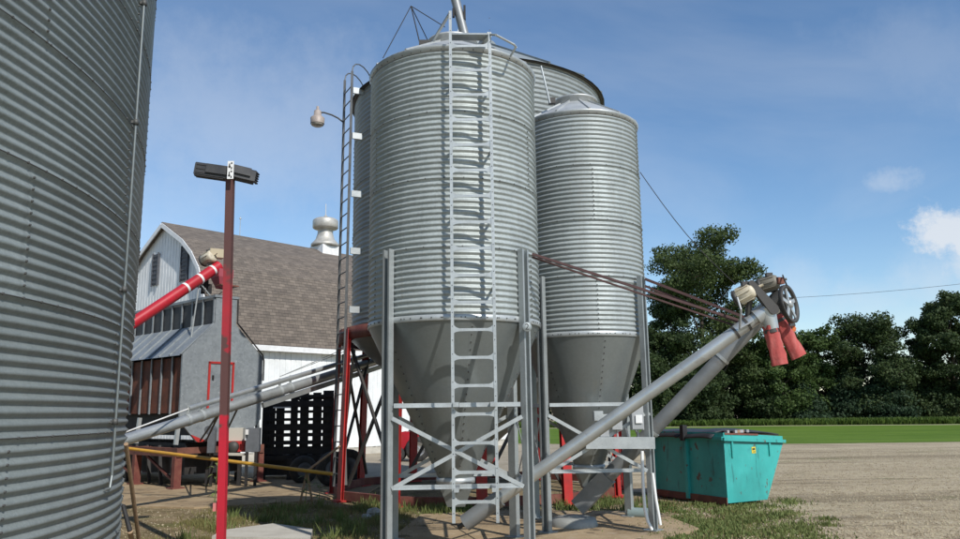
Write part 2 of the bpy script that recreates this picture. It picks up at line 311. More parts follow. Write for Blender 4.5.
# ------------------------------------------------------------------ corrugated grain bins
def corr_sheet(name, m, Rr, ang, h, ncorr, amp, nseg, per=8):
    nz = ncorr * per; zz = np.linspace(0, h, nz + 1); rr = Rr + amp * np.cos(2 * np.pi * zz / (h / ncorr))
    b = MB(); prof = [(float(r), float(z)) for r, z in zip(rr, zz)]; b.lathe(prof, nseg, a0=0, a1=ang); return b.mesh(name, m)
def bolts(pts, Rb=.011, hh=.011):
    """pts: (pos, normal) -> one mesh of small hexagon heads"""
    b = MB()
    for p, n in pts: b.tube(Vector(p), Vector(p) + Vector(n) * hh, Rb, Rb * .8, n=6)
    return b
def rings(root, c, Rr, z0, nring, h, ncorr, amp, nsheet, stag, m, nseg, bolt_gap, bolt_r, seam_rows, only=None):
    me = corr_sheet('wall_sheet', m, Rr, 2 * math.pi / nsheet + .012, h + .02, ncorr, amp, nseg)
    # exact pitch: rebuild so the height covers whole corrugations, lap of one edge
    me = corr_sheet('wall_sheet', m, Rr, 2 * math.pi / nsheet + .01, h, ncorr, amp, nseg)
    pts = []
    for k in range(nring):
        a0 = stag + (math.pi / nsheet if k % 2 else 0)
        for i in range(nsheet):
            inst('wall_sheet', me, root, (c[0], c[1], z0 + k * h), a0 + 2 * math.pi * i / nsheet)
            a = a0 + 2 * math.pi * i / nsheet + .006
            for j in range(ncorr):
                p = V(c[0] + (Rr + amp * .9) * math.cos(a), c[1] + (Rr + amp * .9) * math.sin(a), z0 + k * h + (j + .0) * h / ncorr)
                pts.append((p, V(math.cos(a), math.sin(a), 0)))
        nb = int(2 * math.pi * Rr / bolt_gap)
        for i in range(nb):
            a = 2 * math.pi * i / nb + .02 * k
            pts.append((V(c[0] + (Rr + amp * .8) * math.cos(a), c[1] + (Rr + amp * .8) * math.sin(a), z0 + k * h), V(math.cos(a), math.sin(a), 0)))
    # lap edges at ring joints
    o = bolts(pts, bolt_r, bolt_r).build('bolt_heads', bolt_m, root); o['kind'] = 'stuff'
    for k in range(1, nring):
        b = MB(); b.lathe([(Rr + amp - .004, z0 + k * h - .005), (Rr + amp + .003, z0 + k * h - .005), (Rr + amp + .003, z0 + k * h + .004), (Rr + amp - .004, z0 + k * h + .005)], nsheet * nseg, c=(c[0], c[1], 0)); b.build('ring_lap', seam_rows, root)

# --- the large bin at the left
BC = (-11.15, 6.69); BR = 7.43
big = thing('grain_bin', (*BC, 0), 'huge galvanised corrugated grain bin standing flat on the ground beside the worn red pole', 'grain bin')
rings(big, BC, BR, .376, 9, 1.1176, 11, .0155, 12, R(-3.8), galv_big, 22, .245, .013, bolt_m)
me_ = corr_sheet('base_sheet', galv_big, BR, math.pi / 6 + .01, .3048, 3, .0155, 22)
for i in range(12): inst('base_sheet', me_, big, (*BC, .0712), R(11.2) + i * math.pi / 6)
slb = MB(); slb.lathe([(0, .0), (BR + .05, 0), (BR + .05, .06), (BR + .02, .07), (0, .07)], 96, c=(*BC, 0)); slb.build('foundation_ring', concrete_l, big)
zt = .376 + 9 * 1.1176
for i in range(24):
    b = MB(); a0 = 2 * math.pi * i / 24; b.lathe([(BR + .12, zt - .05), (.5, zt + 3.7)], 3, c=(*BC, 0), a0=a0, a1=a0 + 2 * math.pi / 24); b.build('roof_panel', roof_g, big)
b = MB(); b.lathe([(.6, zt + 3.6), (.6, zt + 3.95), (.1, zt + 4.1)], 24, c=(*BC, 0)); b.build('roof_cap', roof_g, big)
# conduit clipped to the wall
def bpt(deg, off, z): return V(BC[0] + (BR + off) * math.cos(R(deg)), BC[1] + (BR + off) * math.sin(R(deg)), z)
b = MB(); b.path([bpt(12.0, .05, 9.5), bpt(12.4, .05, 1.05), bpt(12.0, .05, .93), bpt(11.4, .02, .92)], .014, 10); cd = b.build('conduit', hop_m, big)
for z in (1.6, 3.0, 4.9, 6.35, 8.0):
    b = MB(); b.lathe([(.024, -.03), (.03, -.03), (.03, .03), (.024, .03)], 10, c=bpt(12.2, .05, z)); b.bar(bpt(12.2, .0, z), bpt(12.2, .05, z), .035, .03); b.build('pipe_clip', bolt_m, cd)

# --- hopper bins
def channel_leg(c, ang, rad, z0, z1, m, root, w=.115, d=.075, t=.007, lip=.026):
    er = V(math.cos(ang), math.sin(ang), 0); et = V(-math.sin(ang), math.cos(ang), 0)
    half = [(-w / 2, d), (-w / 2 + lip, d), (-w / 2 + lip, d - t), (-w / 2 + t, d - t), (-w / 2 + t, t)]
    poly = [(-w / 2, 0)] + half + [(-x, y) for x, y in reversed(half)] + [(w / 2, 0)]
    b = MB(); o = V(c[0], c[1], z0) + er * rad; b.prism(poly, o, et, er, V(0, 0, 1), z1 - z0)
    # foot plate
    b.box((o.x + er.x * .03, o.y + er.y * .03, z0 + .006), (.2, .2, .012), ang); return b.build('leg', m, root)
def hopper_bin(name, label, c, Rr, legr, rot, face_rot, stag, group):
    root = thing(name, (*c, 0), label, 'hopper bin', group)
    zj, h, ring_h, nc, amp = 2.70, 4, .8128, 12, .0105
    rings(root, c, Rr, zj, h, ring_h, nc, amp, 3, stag, galv, 40, .22 if Rr > 1 else .24, .0095, galv_far)
    ze = zj + h * ring_h
    # lower skirt ring and eave trim with bolts
    b = MB(); b.lathe([(Rr + .007, zj - .035), (Rr + .014, zj - .03), (Rr + .014, zj + .03), (Rr + .007, zj + .035)], 72, c=(*c, 0)); b.build('hopper_flange', steel, root)
    b = MB(); b.lathe([(Rr + .006, ze - .05), (Rr + .012, ze - .05), (Rr + .022, ze + .0), (Rr + .035, ze + .018), (Rr - .05, ze + .05)], 72, c=(*c, 0)); b.build('eave_trim', steel, root)
    n = int(2 * math.pi * Rr / .125); pts = []
    for i in range(n):
        a = 2 * math.pi * i / n; e = V(math.cos(a), math.sin(a), 0)
        pts += [(V(*c, zj) + e * (Rr + .012), e), (V(*c, ze - .03) + e * (Rr + .012), e)]
    # roof panels with ribs
    rz = .40 * Rr / .93; rl = .30
    for i in range(12):
        a0 = 2 * math.pi * i / 12 + stag
        b = MB(); b.lathe([(Rr + .03, ze + .02), (rl, ze + .02 + rz)], 5, c=(*c, 0), a0=a0, a1=a0 + 2 * math.pi / 12)
        e = V(math.cos(a0), math.sin(a0), 0); b.bar(V(*c, ze + .032) + e * (Rr + .02), V(*c, ze + .032 + rz) + e * rl, .025, .025); b.build('roof_panel', roof_g, root, recalc=False)
    b = MB(); b.lathe([(rl - .02, ze + rz - .03), (rl + .015, ze + rz - .03), (rl + .015, ze + rz + .09), (rl + .04, ze + rz + .095), (rl + .04, ze + rz + .12), (.05, ze + rz + .2), (0, ze + rz + .2)], 32, c=(*c, 0)); b.build('lid', roof_g, root)
    # hopper panels, seams bolted
    zc, rc = .86, .205
    for i in range(6):
        a0 = face_rot + 2 * math.pi * i / 6
        b = MB(); b.lathe([(Rr + .004, zj - .02), (rc, zc)], 10, c=(*c, 0), a0=a0, a1=a0 + 2 * math.pi / 6 + .008)
        e = V(math.cos(a0 + .02), math.sin(a0 + .02), 0); b.bar(V(*c, zj - .04) + e * (Rr - .008), V(*c, zc + .03) + e * (rc + .012), .006, .05, up=V(-e.y, e.x, 0)); b.build('hopper_panel', hop_m, root, recalc=False)
        for j in range(1, 22):
            f = j / 22; rr = Rr + (rc - Rr) * f + .004; z = zj - .02 + (zc - zj + .02) * f; e = V(math.cos(a0 + .02), math.sin(a0 + .02), 0)
            pts.append((V(*c, z) + e * rr, (e * .88 - V(0, 0, .45)).normalized()))
    b = bolts(pts, .0095, .009); o = b.build('bolt_heads', bolt_m, root); o['kind'] = 'stuff'
    b = MB(); b.lathe([(rc + .006, zc + .02), (rc + .03, zc + .01), (rc + .03, zc - .05), (rc + .005, zc - .06)], 32, c=(*c, 0)); b.build('hopper_collar', steel, root)
    # boot: square-ish taper below the collar
    b = MB(); P = []
    for (s, z) in ((.20, zc - .05), (.22, zc - .10), (.125, .54)):
        for i in range(4): a = rot + R(45) + i * R(90); P.append((c[0] + s * math.cos(a) * 1.2, c[1] + s * math.sin(a) * 1.2, z))
    b.add(P, [(j * 4 + i, j * 4 + (i + 1) % 4, j * 4 + 4 + (i + 1) % 4, j * 4 + 4 + i) for j in range(2) for i in range(4)] + [(8, 9, 10, 11)]); b.build('boot', hop_m, root)
    # legs, girts and crossed braces
    la = [rot + R(-135 + 90 * i) for i in range(4)]
    for a in la: channel_leg(c, a, legr, .045, 3.53, leg_m, root)
    def lp(i, z, back=0): a = la[i % 4]; return V(c[0] + (legr + .03 - back) * math.cos(a), c[1] + (legr + .03 - back) * math.sin(a), z)
    for i in range(4):
        out = (lp(i, 0) + lp(i + 1, 0)) / 2 - V(*c, 0); out.normalize()
        for z in (1.73, .84):
            p, q = lp(i, z) + out * .05, lp(i + 1, z) + out * .05; d = (q - p).normalized()
            b = MB(); b.bar(p + d * .07, q - d * .07, .006, .05); b.bar(p + d * .07 - V(0, 0, .022), q - d * .07 - V(0, 0, .022), .045, .005); b.build('girt', steel, root)
        for s in (0, 1):
            p, q = (lp(i, 1.62), lp(i + 1, .80)) if s else (lp(i, .80), lp(i + 1, 1.62)); d = (q - p).normalized()
            o = out * (.045 + .012 * s); b = MB(); b.bar(p + d * .06 + o, q - d * .06 + o, .006, .045, up=(0, 0, 1)); b.build('brace', steel, root)
    return root, ze, rz, rl
B1 = (-.33, 9.73); B2 = (1.55, 11.66)
bin1, ZE, RZ1, RL = hopper_bin('hopper_bin', 'tall hopper bottom feed bin with steel ladder and a number two plate on one leg', B1, 1.067, 1.08, R(3.7), R(-138), R(-89.5 + 60), 'galvanised hopper bins')
bin2, ZE2, RZ2, RL = hopper_bin('hopper_bin', 'slimmer hopper bin with cone roof, electrical boxes mounted on its leg', B2, .925, .985, R(2.2), R(-140), R(-85), 'galvanised hopper bins')

# ladder on the first bin
lx, ly = -.08, 8.52
for s in (-1, 1):
    b = MB(); x = lx + s * .232; top = 6.34 if s < 0 else 6.06
    b.bar((x, ly, .50), (x, ly, top), .034, .006, up=(0, 1, 0)); b.bar((x + s * .014, ly + .02, .50), (x + s * .014, ly + .02, top), .006, .045, up=(0, 1, 0)); rail = b.build('ladder_rail', steel, bin1)
    pts = [(V(x, ly - .003, .6 + .1524 * k), V(0, -1, 0)) for k in range(38)]
    o = bolts(pts, .006, .004).build('rail_holes', bolt_m, rail); o['kind'] = 'stuff'
half = [(-.218, .056), (-.208, .042), (-.19, .022), (-.155, .009), (-.08, .0065)]
poly = [(a, -c_ * .45) for a, c_ in half] + [(-a, -c_ * .45) for a, c_ in reversed(half)] + [(-a, c_ * .9) for a, c_ in half] + [(a, c_ * .9) for a, c_ in reversed(half)]
poly = [(a, (-.02 if c_ < 0 else .0) + c_) for a, c_ in poly]
b = MB(); b.prism(poly, (0, 0, 0), V(1, 0, 0), V(0, 0, 1), V(0, 1, 0), .008); b.box((0, .016, .006), (.36, .024, .006)); rung_me = b.mesh('rung', steel)
for k in range(18): inst('rung', rung_me, bin1, (lx, ly + .004, .72 + k * .3048))
for z in (3.05, 3.86, 4.67, 5.45):
    for s in (-1, 1):
        x = lx + s * .24; b = MB(); b.bar((x, ly + .02, z), (x - s * .02, B1[1] - math.sqrt(1.07 ** 2 - (x - B1[0]) ** 2), z - .02), .006, .05); b.bar((x, ly + .02, z - .02), (x, ly + .15, z - .17), .006, .025); b.build('ladder_bracket', steel, bin1)
# girt clamps carrying the ladder foot, top step and handholds
for s in (-1, 1):
    b = MB(); x = lx + s * .2; b.box((x, 8.7, 1.73), (.06, .5, .05)); b.build('ladder_clamp', steel, bin1)
    b = MB(); x = lx + s * .2; b.box((x, 8.7, .84), (.05, .5, .04)); b.build('ladder_clamp', steel, bin1)
b = MB(); b.bar((lx - .23, ly, 6.32), at(433, 41, 8.95), .03, .02); b.build('handhold', steel, bin1)
b = MB(); b.bar((lx + .23, ly + .02, 6.04), (lx + .0, ly + .55, 6.02), .05, .06); b.build('top_step_arm', steel, bin1)
b = MB(); b.bar((lx - .23, ly + .12, 6.07), (lx + .22, ly + .08, 6.04), .16, .02); b.build('top_step', steel, bin1)
b = MB(); b.path([(lx + .24, ly, 6.03), at(496, 35, 8.45), at(514, 44.5, 8.6), at(516, 47, 8.65), at(510.5, 56, 8.9)], .014, 8); b.build('grab_bar', steel, bin1)
# lid rope frame on the roof
ap = at(411, 6, 9.5); b = MB(); b.tube(ap, at(420, 44, 9.3), .008, n=6); b.tube(ap, at(383, 58, 9.3), .006, n=6); b.tube(ap, at(445, 27, 9.6), .006, n=6); b.tube(ap, at(430, 45, 10.1), .007, n=6); b.build('lid_rope_frame', black_m, bin1)
b = MB(); b.box(at(424, 44, 9.3), (.12, .12, .06)); b.build('lid_latch', motor_d, bin1)
# filling spout coming down from above
fp0, fp1 = at(464, 33, 9.72), at(456, 2, 9.72); d = (fp1 - fp0); b = MB(); b.tube(fp0 - d * .15, fp0 + d * 5.5, .062, n=18)
sp = b.build('fill_spout', tube_d, bin1)
q = fp0 + d * .62; b = MB(); b.bar(q + V(.075, -.02, -.1), q + V(.075, -.02, .1), .03, .06); b.build('spout_clamp', black_m, sp)
b = MB(); b.bar(q + V(-.075, -.02, -.06), q + V(-.075, -.02, .06), .03, .05); b.build('spout_clamp', black_m, sp)
for sx in (-.16, .14):
    b = MB(); b.bar(fp0 + d * .3, V(fp0.x + sx, fp0.y, 6.40), .04, .04); b.build('spout_strut', steel, sp)
# number plate on the leg
la = R(-41.3); er = V(math.cos(la), math.sin(la), 0); pc = at(527, 327, 8.86)
b = MB(); b.lathe([(0, .006), (.052, .006), (.056, 0), (.056, -.006)], 24, c=(0, 0, 0)); me = b.mesh('number_plate', galv_far)
pl = inst('number_plate', me, bin1, pc, rot=(R(90), 0, R(8))); ROOT[pl.name] = pc
cu = bpy.data.curves.new('digit', 'FONT'); cu.body = '2'; cu.size = .10; cu.align_x = 'CENTER'; cu.align_y = 'CENTER'; cu.extrude = .001
to = bpy.data.objects.new('digit_two', cu); COL.objects.link(to); bpy.context.view_layer.update()
me = bpy.data.meshes.new_from_object(to.evaluated_get(bpy.context.evaluated_depsgraph_get())); bpy.data.objects.remove(to); me.materials.clear(); me.materials.append(black_m)
o = bpy.data.objects.new('digit_two', me); COL.objects.link(o); o.parent = pl; o.location = (0, 0, .008)
# round roof vent rod on the second bin
b = MB(); b.tube(at(541, 66, 11.1), at(550, 103, 11.1), .014, n=8); b.build('lid_lever', steel, bin2)
b = MB(); b.box(at(552, 101, 11.15), (.1, .08, .09)); b.build('lid_latch', motor_d, bin2)

# --- rear bin on red legs
B3 = (0.0, 16.85); R3 = 2.77; C3 = (-.1, 16.85); L3 = 2.9
bin3 = thing('hopper_tank', (*B3, 0), 'broad corrugated hopper tank on red steel legs behind the two slim hopper bins', 'hopper tank')
rings(bin3, B3, R3, 3.32, 5, 1.02, 10, .013, 6, R(-20), galv_far, 30, .24, .012, bolt_m)
ze3 = 3.32 + 5.1
for i in range(18):
    a0 = 2 * math.pi * i / 18; b = MB(); b.lathe([(R3 + .10, ze3 - .02), (.4, ze3 + 1.5)], 3, c=(*B3, 0), a0=a0, a1=a0 + 2 * math.pi / 18)
    e = V(math.cos(a0), math.sin(a0), 0); b.bar(V(*B3, ze3) + e * (R3 + .09), V(*B3, ze3 + 1.52) + e * .4, .04, .05); b.build('roof_panel', galv_far, bin3, recalc=False)
b = MB(); b.lathe([(R3 + .01, ze3 - .03), (R3 + .06, ze3 - .03), (R3 + .06, ze3 + .0), (R3 - .1, ze3 + .04)], 72, c=(*B3, 0)); b.build('eave_trim', motor_d, bin3)
b = MB(); b.lathe([(.45, ze3 + 1.4), (.45, ze3 + 1.6), (.05, ze3 + 1.72)], 24, c=(*B3, 0)); b.build('roof_cap', galv_far, bin3)
b = MB(); b.lathe([(L3 - .04, 3.1), (L3 + .05, 3.1), (L3 + .05, 3.34), (L3 - .04, 3.34)], 72, c=(*C3, 0)); b.build('support_ring', maroon, bin3)
for i in range(10):
    a0 = 2 * math.pi * i / 10; b = MB(); b.lathe([(R3, 3.15), (.3, 1.0)], 6, c=(*B3, 0), a0=a0, a1=a0 + 2 * math.pi / 10 + .005); b.build('hopper_panel', hop_m, bin3, recalc=False)
b = MB(); b.lathe([(.32, 1.05), (.32, .8), (.2, .6)], 20, c=(*B3, 0)); b.build('hopper_outlet', hop_m, bin3)
lang = [R(31.5 + 30 * i) for i in range(12)]
def l3(i, z, o=.03): a = lang[i % 12]; k = .10 * (1 - z / 3.2); return V(C3[0] + (L3 + o + k) * math.cos(a), C3[1] + (L3 + o + k) * math.sin(a), z)
for i in range(12):
    b = MB(); a = lang[i]; er = V(math.cos(a), math.sin(a), 0); et = V(-er.y, er.x, 0)
    p, q = l3(i, .02), l3(i, 3.3)
    b.bar(p, q, .19, .008, up=er); b.bar(p + er * .06, q + er * .06, .19, .008, up=er)
    b.bar(p + er * .03, q + er * .03, .008, .06, up=er); b.box((p.x, p.y, .03), (.3, .3, .03), a); b.build('leg', red, bin3)
    d2 = (l3(i + 1, 0) - l3(i, 0)).normalized()
    for s in (0, 1):
        p, q = (l3(i, .3, -.04 - .05 * s), l3(i + 1, 2.9, -.04 - .05 * s)) if s else (l3(i, 2.9, -.04), l3(i + 1, .3, -.04))
        if i in (4, 5, 6, 7, 8, 10): b = MB(); b.bar(p, q, .05, .05); b.build('brace', motor_d, bin3)
    b = MB(); b.bar(l3(i, .12, .0), l3(i + 1, .12, .0), .08, .16); b.build('base_beam', maroon, bin3)
# safety ladder with hoops on the rear bin
lad_m = mat('dull_ladder_steel', (.16, .165, .165), .55, .4, (.11, .11, .105), 5)
lad = thing('access_ladder', (-3.15, 15.9, 0), 'tall narrow steel access ladder with hooped top fixed to the rear tank', 'ladder')
LX = [at(342.6, 200, 15.8), at(350, 200, 15.35)]
for p in LX:
    b = MB(); b.bar((p.x - .06, p.y - .05, .25), (p.x, p.y, 8.75), .05, .03); b.build('ladder_rail', lad_m, lad)
dl = LX[1] - LX[0]
for k in range(27):
    z = .5 + k * .305; f = -.06 * (1 - z / 8.75); b = MB(); b.tube((LX[0].x + f, LX[0].y + f, z), (LX[1].x + f, LX[1].y + f, z), .013, n=6); b.build('rung', lad_m, lad)
for p in LX:
    pts = [V(p.x, p.y, 8.7)]
    for t in range(0, 9):
        a = math.pi * t / 8; pts.append(V(p.x + .16 - .16 * math.cos(a), p.y + .5 - .5 * math.cos(a), 8.75 + .32 * math.sin(a) + .0))
    pts.append(V(p.x + .36, p.y + 1.05, 8.55)); b = MB(); b.path(pts, .014, 6); b.build('top_hoop', lad_m, lad)
for z in (8.35, 7.35, 6.1, 4.9, 3.7):
    b = MB(); p = LX[1]; b.box((p.x + .13, p.y + .12, z), (.26, .05, .13), R(25)); b.build('stand_off', steel, lad)
# yard light on a bent arm
yl = thing('yard_light', at(342, 121, 15.7), 'grey bell shaped yard light on a curved arm off the tank ladder', 'yard light')
b = MB(); b.path([at(343, 122, 15.7), at(338, 118, 15.7), at(332, 115, 15.7), at(324, 112.5, 15.7), at(318.5, 112.5, 15.7)], .018, 8); b.build('arm', bolt_m, yl)
c = at(317.5, 119.5, 15.7); b = MB(); b.lathe([(.145, -.1), (.15, .03), (.13, .05), (.085, .07), (.075, .19), (.05, .21), (.03, .22), (.03, .29), (.015, .30), (0, .30)], 20, c=c); b.build('housing', mat('lamp_housing', (.42, .36, .31), .55, .1, (.36, .30, .26), 6), yl)
b = MB(); b.lathe([(.135, -.1), (.13, -.13), (.09, -.15), (0, -.155)], 20, c=c); b.build('lens', glass, yl)

# ------------------------------------------------------------------ augers at the hopper bins
def motor(name, c, axis, r, ln, m, root):
    a = Vector(axis).normalized(); b = MB(); c = Vector(c)
    prof = [(r * .3, -ln / 2 - .02), (r * .8, -ln / 2), (r, -ln / 2 + .03), (r, ln / 2 - .03), (r * .85, ln / 2), (r * .3, ln / 2 + .02), (.016, ln / 2 + .02), (.016, ln / 2 + .12)]
    b.lathe(prof, 20, c=c, axis=a); o = b.build(name, m, root)
    for k in range(10):
        t = 2 * math.pi * k / 10; up = Vector((0, 0, 1)) if abs(a.z) < .9 else Vector((1, 0, 0)); x = a.cross(up).normalized(); y = x.cross(a)
        e = x * math.cos(t) + y * math.sin(t); b = MB(); b.bar(c + e * (r + .004) - a * ln * .35, c + e * (r + .004) + a * ln * .35, .008, .016, up=e); b.build('cooling_fin', m, o)
    for e_ in (-1,):
        b = MB(); b.lathe([(0, -.03), (r * .7, -.03), (r * 1.04, -.012), (r * 1.04, .03), (r * .9, .03)], 20, c=c + a * e_ * (ln / 2 + .005), axis=a * -e_); b.build('end_bell', motor_d, o)
    b = MB(); b.box(c + V(0, -.02, r + .02), (ln * .35, .07, .05)); b.build('terminal_box', motor_d, o); return o
def spout(root, top, bot, w0, w1, m, name='canvas_spout'):
    top, bot = Vector(top), Vector(bot); d = (bot - top).normalized(); x = d.cross(V(0, 1, 0)).normalized(); y = x.cross(d)
    b = MB(); n = 20; K = 9; P = []
    for k in range(K):
        f = k / (K - 1); w = w0 + (w1 - w0) * f; fl = 1 - .45 * f
        for i in range(n):
            t = 2 * math.pi * i / n; rr = w * (1 + .12 * math.sin(5 * t + 4 * f) + .05 * math.sin(9 * f * math.pi) + random.uniform(-.05, .05))
            P.append(top + (bot - top) * f + x * rr * math.cos(t) + y * rr * fl * math.sin(t))
    b.add(P, [(k * n + i, k * n + (i + 1) % n, (k + 1) * n + (i + 1) % n, (k + 1) * n + i) for k in range(K - 1) for i in range(n)], True); o = b.build(name, m, root)
    b = MB(); b.tube(top + d * .05, top + d * .09, w0 * 1.05, w0 * 1.06, 18); b.build('hose_clamp', motor_d, o); return o
# front auger: from the first bin's boot
a0, a1 = V(-.14, 9.68, .40), at(757, 317, 9.0)
aug1 = thing('grain_auger', (a0.x, a0.y, 0), 'pale grey inclined auger tube rising from the laddered bin to a cream motor', 'auger', 'inclined augers under the hopper bins')
dA = (a1 - a0).normalized()
b = MB(); b.tube(a0 + dA * .35, a1, .077, n=28); b.build('auger_tube', tube_m, aug1)
b = MB(); b.tube(a0 - dA * .10, a0 + dA * .42, .10, n=16); b.build('intake_boot', tube_d, aug1)
b = MB(); b.tube(a0 - dA * .2, a0 - dA * .1, .03, n=10); b.build('shaft_end', motor_d, aug1)
for f in (.925, .965):
    b = MB(); p = a0 + (a1 - a0) * f; b.tube(p - dA * .015, p + dA * .015, .084, n=28); b.bar(p + V(0, 0, .07), p + V(0, 0, .11), .03, .04); b.build('tube_band', motor_d, aug1)
hd = a1 + dA * .12
b = MB(); b.tube(a1 - dA * .02, a1 + dA * .24, .105, n=24); hdo = b.build('discharge_head', tube_m, aug1)
e1 = V(dA.x, dA.y, 0).normalized()
b = MB(); P = []
sp_t = hd + V(.05, -.02, -.22)
b.tube(hd + V(0, 0, .02), sp_t, .112, .078, 18); b.build('discharge_chute', tube_m, hdo)
spout(aug1, sp_t + V(-.02, 0, .05), at(780, 365, 8.95), .076, .092, canvas)
mo = at(745, 294, 8.95); b = MB(); b.bar(a1 - dA * .12 + V(0, 0, .07), mo + V(.05, 0, -.05), .05, .06); b.build('motor_mount', motor_d, aug1)
motor('motor', mo, (.80, -.45, .40), .095, .22, cream, aug1)
b = MB(); pts_ = [mo + V(-.12, -.08, -.05), mo + V(-.1, -.12, -.2), a1 - dA * .28 + V(0, -.1, .02), a1 - dA * .1 + V(0, -.1, 0)]; b.path(pts_, .013, 8); b.build('motor_cable', greybox, aug1)
# belt guard between motor and head shaft
g0, g1 = at(752, 283, 8.85), at(774, 309, 8.85); b = MB(); dg = (g1 - g0).normalized(); ng = V(0, 1, 0).cross(dg)
Lg = (g1 - g0).length; b.prism([(.035 * math.cos(R(90 + 18 * k)), .035 * math.sin(R(90 + 18 * k))) for k in range(11)] + [(Lg + .06 * math.cos(R(-90 + 18 * k)), .06 * math.sin(R(-90 + 18 * k))) for k in range(11)], g0, dg, ng, V(0, 1, 0), .07); b.build('belt_guard', motor_d, aug1)

# rear auger: from the second bin's boot
c0, c1 = V(1.46, 11.62, .37), at(778, 300, 10.6)
aug2 = thing('grain_auger', (c0.x, c0.y, 0), 'dull grey auger tube passing behind the dumpster corner leg up to a big belt pulley', 'auger', 'inclined augers under the hopper bins')
aug2['label'] = 'dull grey auger tube rising from the slimmer bin to a large spoked pulley'
dC = (c1 - c0).normalized()
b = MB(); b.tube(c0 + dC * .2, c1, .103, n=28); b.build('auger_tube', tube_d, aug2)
b = MB(); b.bar(c0 - dC * .12, c0 + dC * .5, .24, .24); b.build('intake_boot', tube_d, aug2)
for f in (.36, .72, .93):
    b = MB(); p = c0 + (c1 - c0) * f; b.tube(p - dC * .02, p + dC * .02, .114, n=28); b.build('tube_band', steel, aug2)
h2 = c1 + dC * .03; b = MB(); b.tube(c1 - dC * .06, c1 + dC * .10, .122, n=24); h2o = b.build('discharge_head', motor_d, aug2)
b = MB(); b.tube(h2 + V(.04, 0, 0), at(785, 330, 10.6), .13, .1, 16); b.build('discharge_chute', motor_d, h2o)
spout(aug2, at(784, 321, 10.6), at(787, 333, 10.6), .125, .12, orange_m, 'spout_cuff')
spout(aug2, at(776, 316, 10.45), at(799, 357, 10.45), .085, .10, canvas)
pc2 = at(789, 304, 10.2); ax = V(.72, -.68, .12).normalized()
b = MB(); b.tube(h2, pc2 + ax * .03, .03, n=12); b.build('drive_shaft', steel, aug2)
def pulley(root, c, ax, r, nsp):
    b = MB(); b.lathe([(r * .84, -.02), (r, -.025), (r * .95, 0), (r, .025), (r * .84, .02), (r * .84, -.02)], 36, c=c, axis=ax); o = b.build('drive_pulley', motor_d, root)
    b = MB(); b.lathe([(0, -.03), (r * .2, -.03), (r * .2, .04), (0, .04)], 14, c=c, axis=ax); b.build('hub', steel, o)
    x = ax.cross(V(0, 0, 1)).normalized(); y = x.cross(ax)
    for i in range(nsp):
        t = 2 * math.pi * i / nsp + .3; e = x * math.cos(t) + y * math.sin(t); b = MB(); b.bar(c + e * r * .18, c + e * r * .88, .05, .016, up=ax); b.build('spoke', steel, o)
pulley(aug2, pc2, ax, .26, 5)
m2 = at(769, 284, 10.6); motor('motor', m2, (.85, -.5, .2), .105, .24, mat('drab_motor_paint', (.22, .20, .155), .6, .1, (.16, .145, .11), 5), aug2)
b = MB(); b.bar(m2 + V(.02, 0, -.08), h2 + V(0, 0, .05), .06, .05); b.build('motor_mount', motor_d, aug2)
b = MB(); b.box(at(779, 281, 10.5), (.1, .1, .09), R(20)); b.build('tensioner', rust_b, aug2)
b = MB(); q0 = m2 + ax * .2; x = ax.cross(V(0, 0, 1)).normalized()
for s in (-1, 1): b.bar(q0 + V(0, 0, .07 * s) , pc2 + V(0, 0, .25 * s) + x * .02, .012, .03)
b.build('drive_belt', rubber, aug2)
# support rods from the leg tops to the auger heads
for (p, q, w) in ((at(532, 254, 8.95), at(738, 320, 9.05), .028), (at(532, 257, 9.0), at(742, 328, 9.2), .02)):
    b = MB(); b.bar(p, q, w, w); b.build('support_rod', brownrod, aug1)
for (p, q, w) in ((at(645, 279, 10.95), at(752, 320, 10.6), .036), (at(645, 286, 10.98), at(748, 326, 10.7), .03)):
    b = MB(); b.bar(p, q, w, w); b.build('support_rod', brownrod, aug2)
# guy cable
g_ = thing('guy_cable', at(735, 284, 10.7), 'thin dark guy cable running from the slimmer bin roof to the auger head', 'cable')
b = MB(); p, q = V(1.9, 11.66, ZE2 + .25), at(735, 284, 10.7); p = at(640, 172, 11.2)
b.path([p + (q - p) * f - V(0, 0, .12 * math.sin(math.pi * f)) for f in [i / 8 for i in range(9)]], .006, 5); b.build('strand', black_m, g_)

# electrical gear on the second bin's legs
ch_a, ch_b = at(586, 443, 10.82), at(655, 443, 10.82)
el = thing('electrical_rack', (ch_b.x, ch_b.y, 0), 'grey electrical boxes and white conduits on a steel crossbar by the dumpster', 'electrical box')
b = MB(); b.bar(ch_a, ch_b, .01, .155); b.bar(ch_a + V(0, .03, .075), ch_b + V(0, .03, .075), .06, .008); b.bar(ch_a + V(0, .03, -.075), ch_b + V(0, .03, -.075), .06, .008); b.build('crossbar', steel, el)
def ebox(x0, y0, x1, y1, D, dp, m, name, lab=None):
    p, q = at(x0, y1, D), at(x1, y0, D); b = MB(); c = (p + q) / 2; w, h = q.x - p.x, q.z - p.z
    b.box((c.x, c.y + dp / 2, c.z), (w, dp, h)); o = b.build(name, m, el)
    b = MB(); b.box((c.x, c.y - .006, c.z), (w * .9, .012, h * .93)); b.build('cover', m, o); return o
e = ebox(632, 405, 643, 430, 10.75, .12, greybox, 'switch_box')
b = MB(); b.box(at(639, 419, 10.72), (.09, .01, .11)); b.build('label_plate', white_t, e)
ebox(612, 417, 622, 430, 10.8, .1, greybox, 'junction_box'); ebox(594, 411, 603, 421, 10.85, .1, steel, 'junction_box'); ebox(600, 424, 609, 437, 10.85, .08, greybox, 'junction_box')
b = MB(); b.bar(at(594, 416, 10.98), at(650, 414, 10.98), .03, .04); b.build('mounting_strut', steel, el)
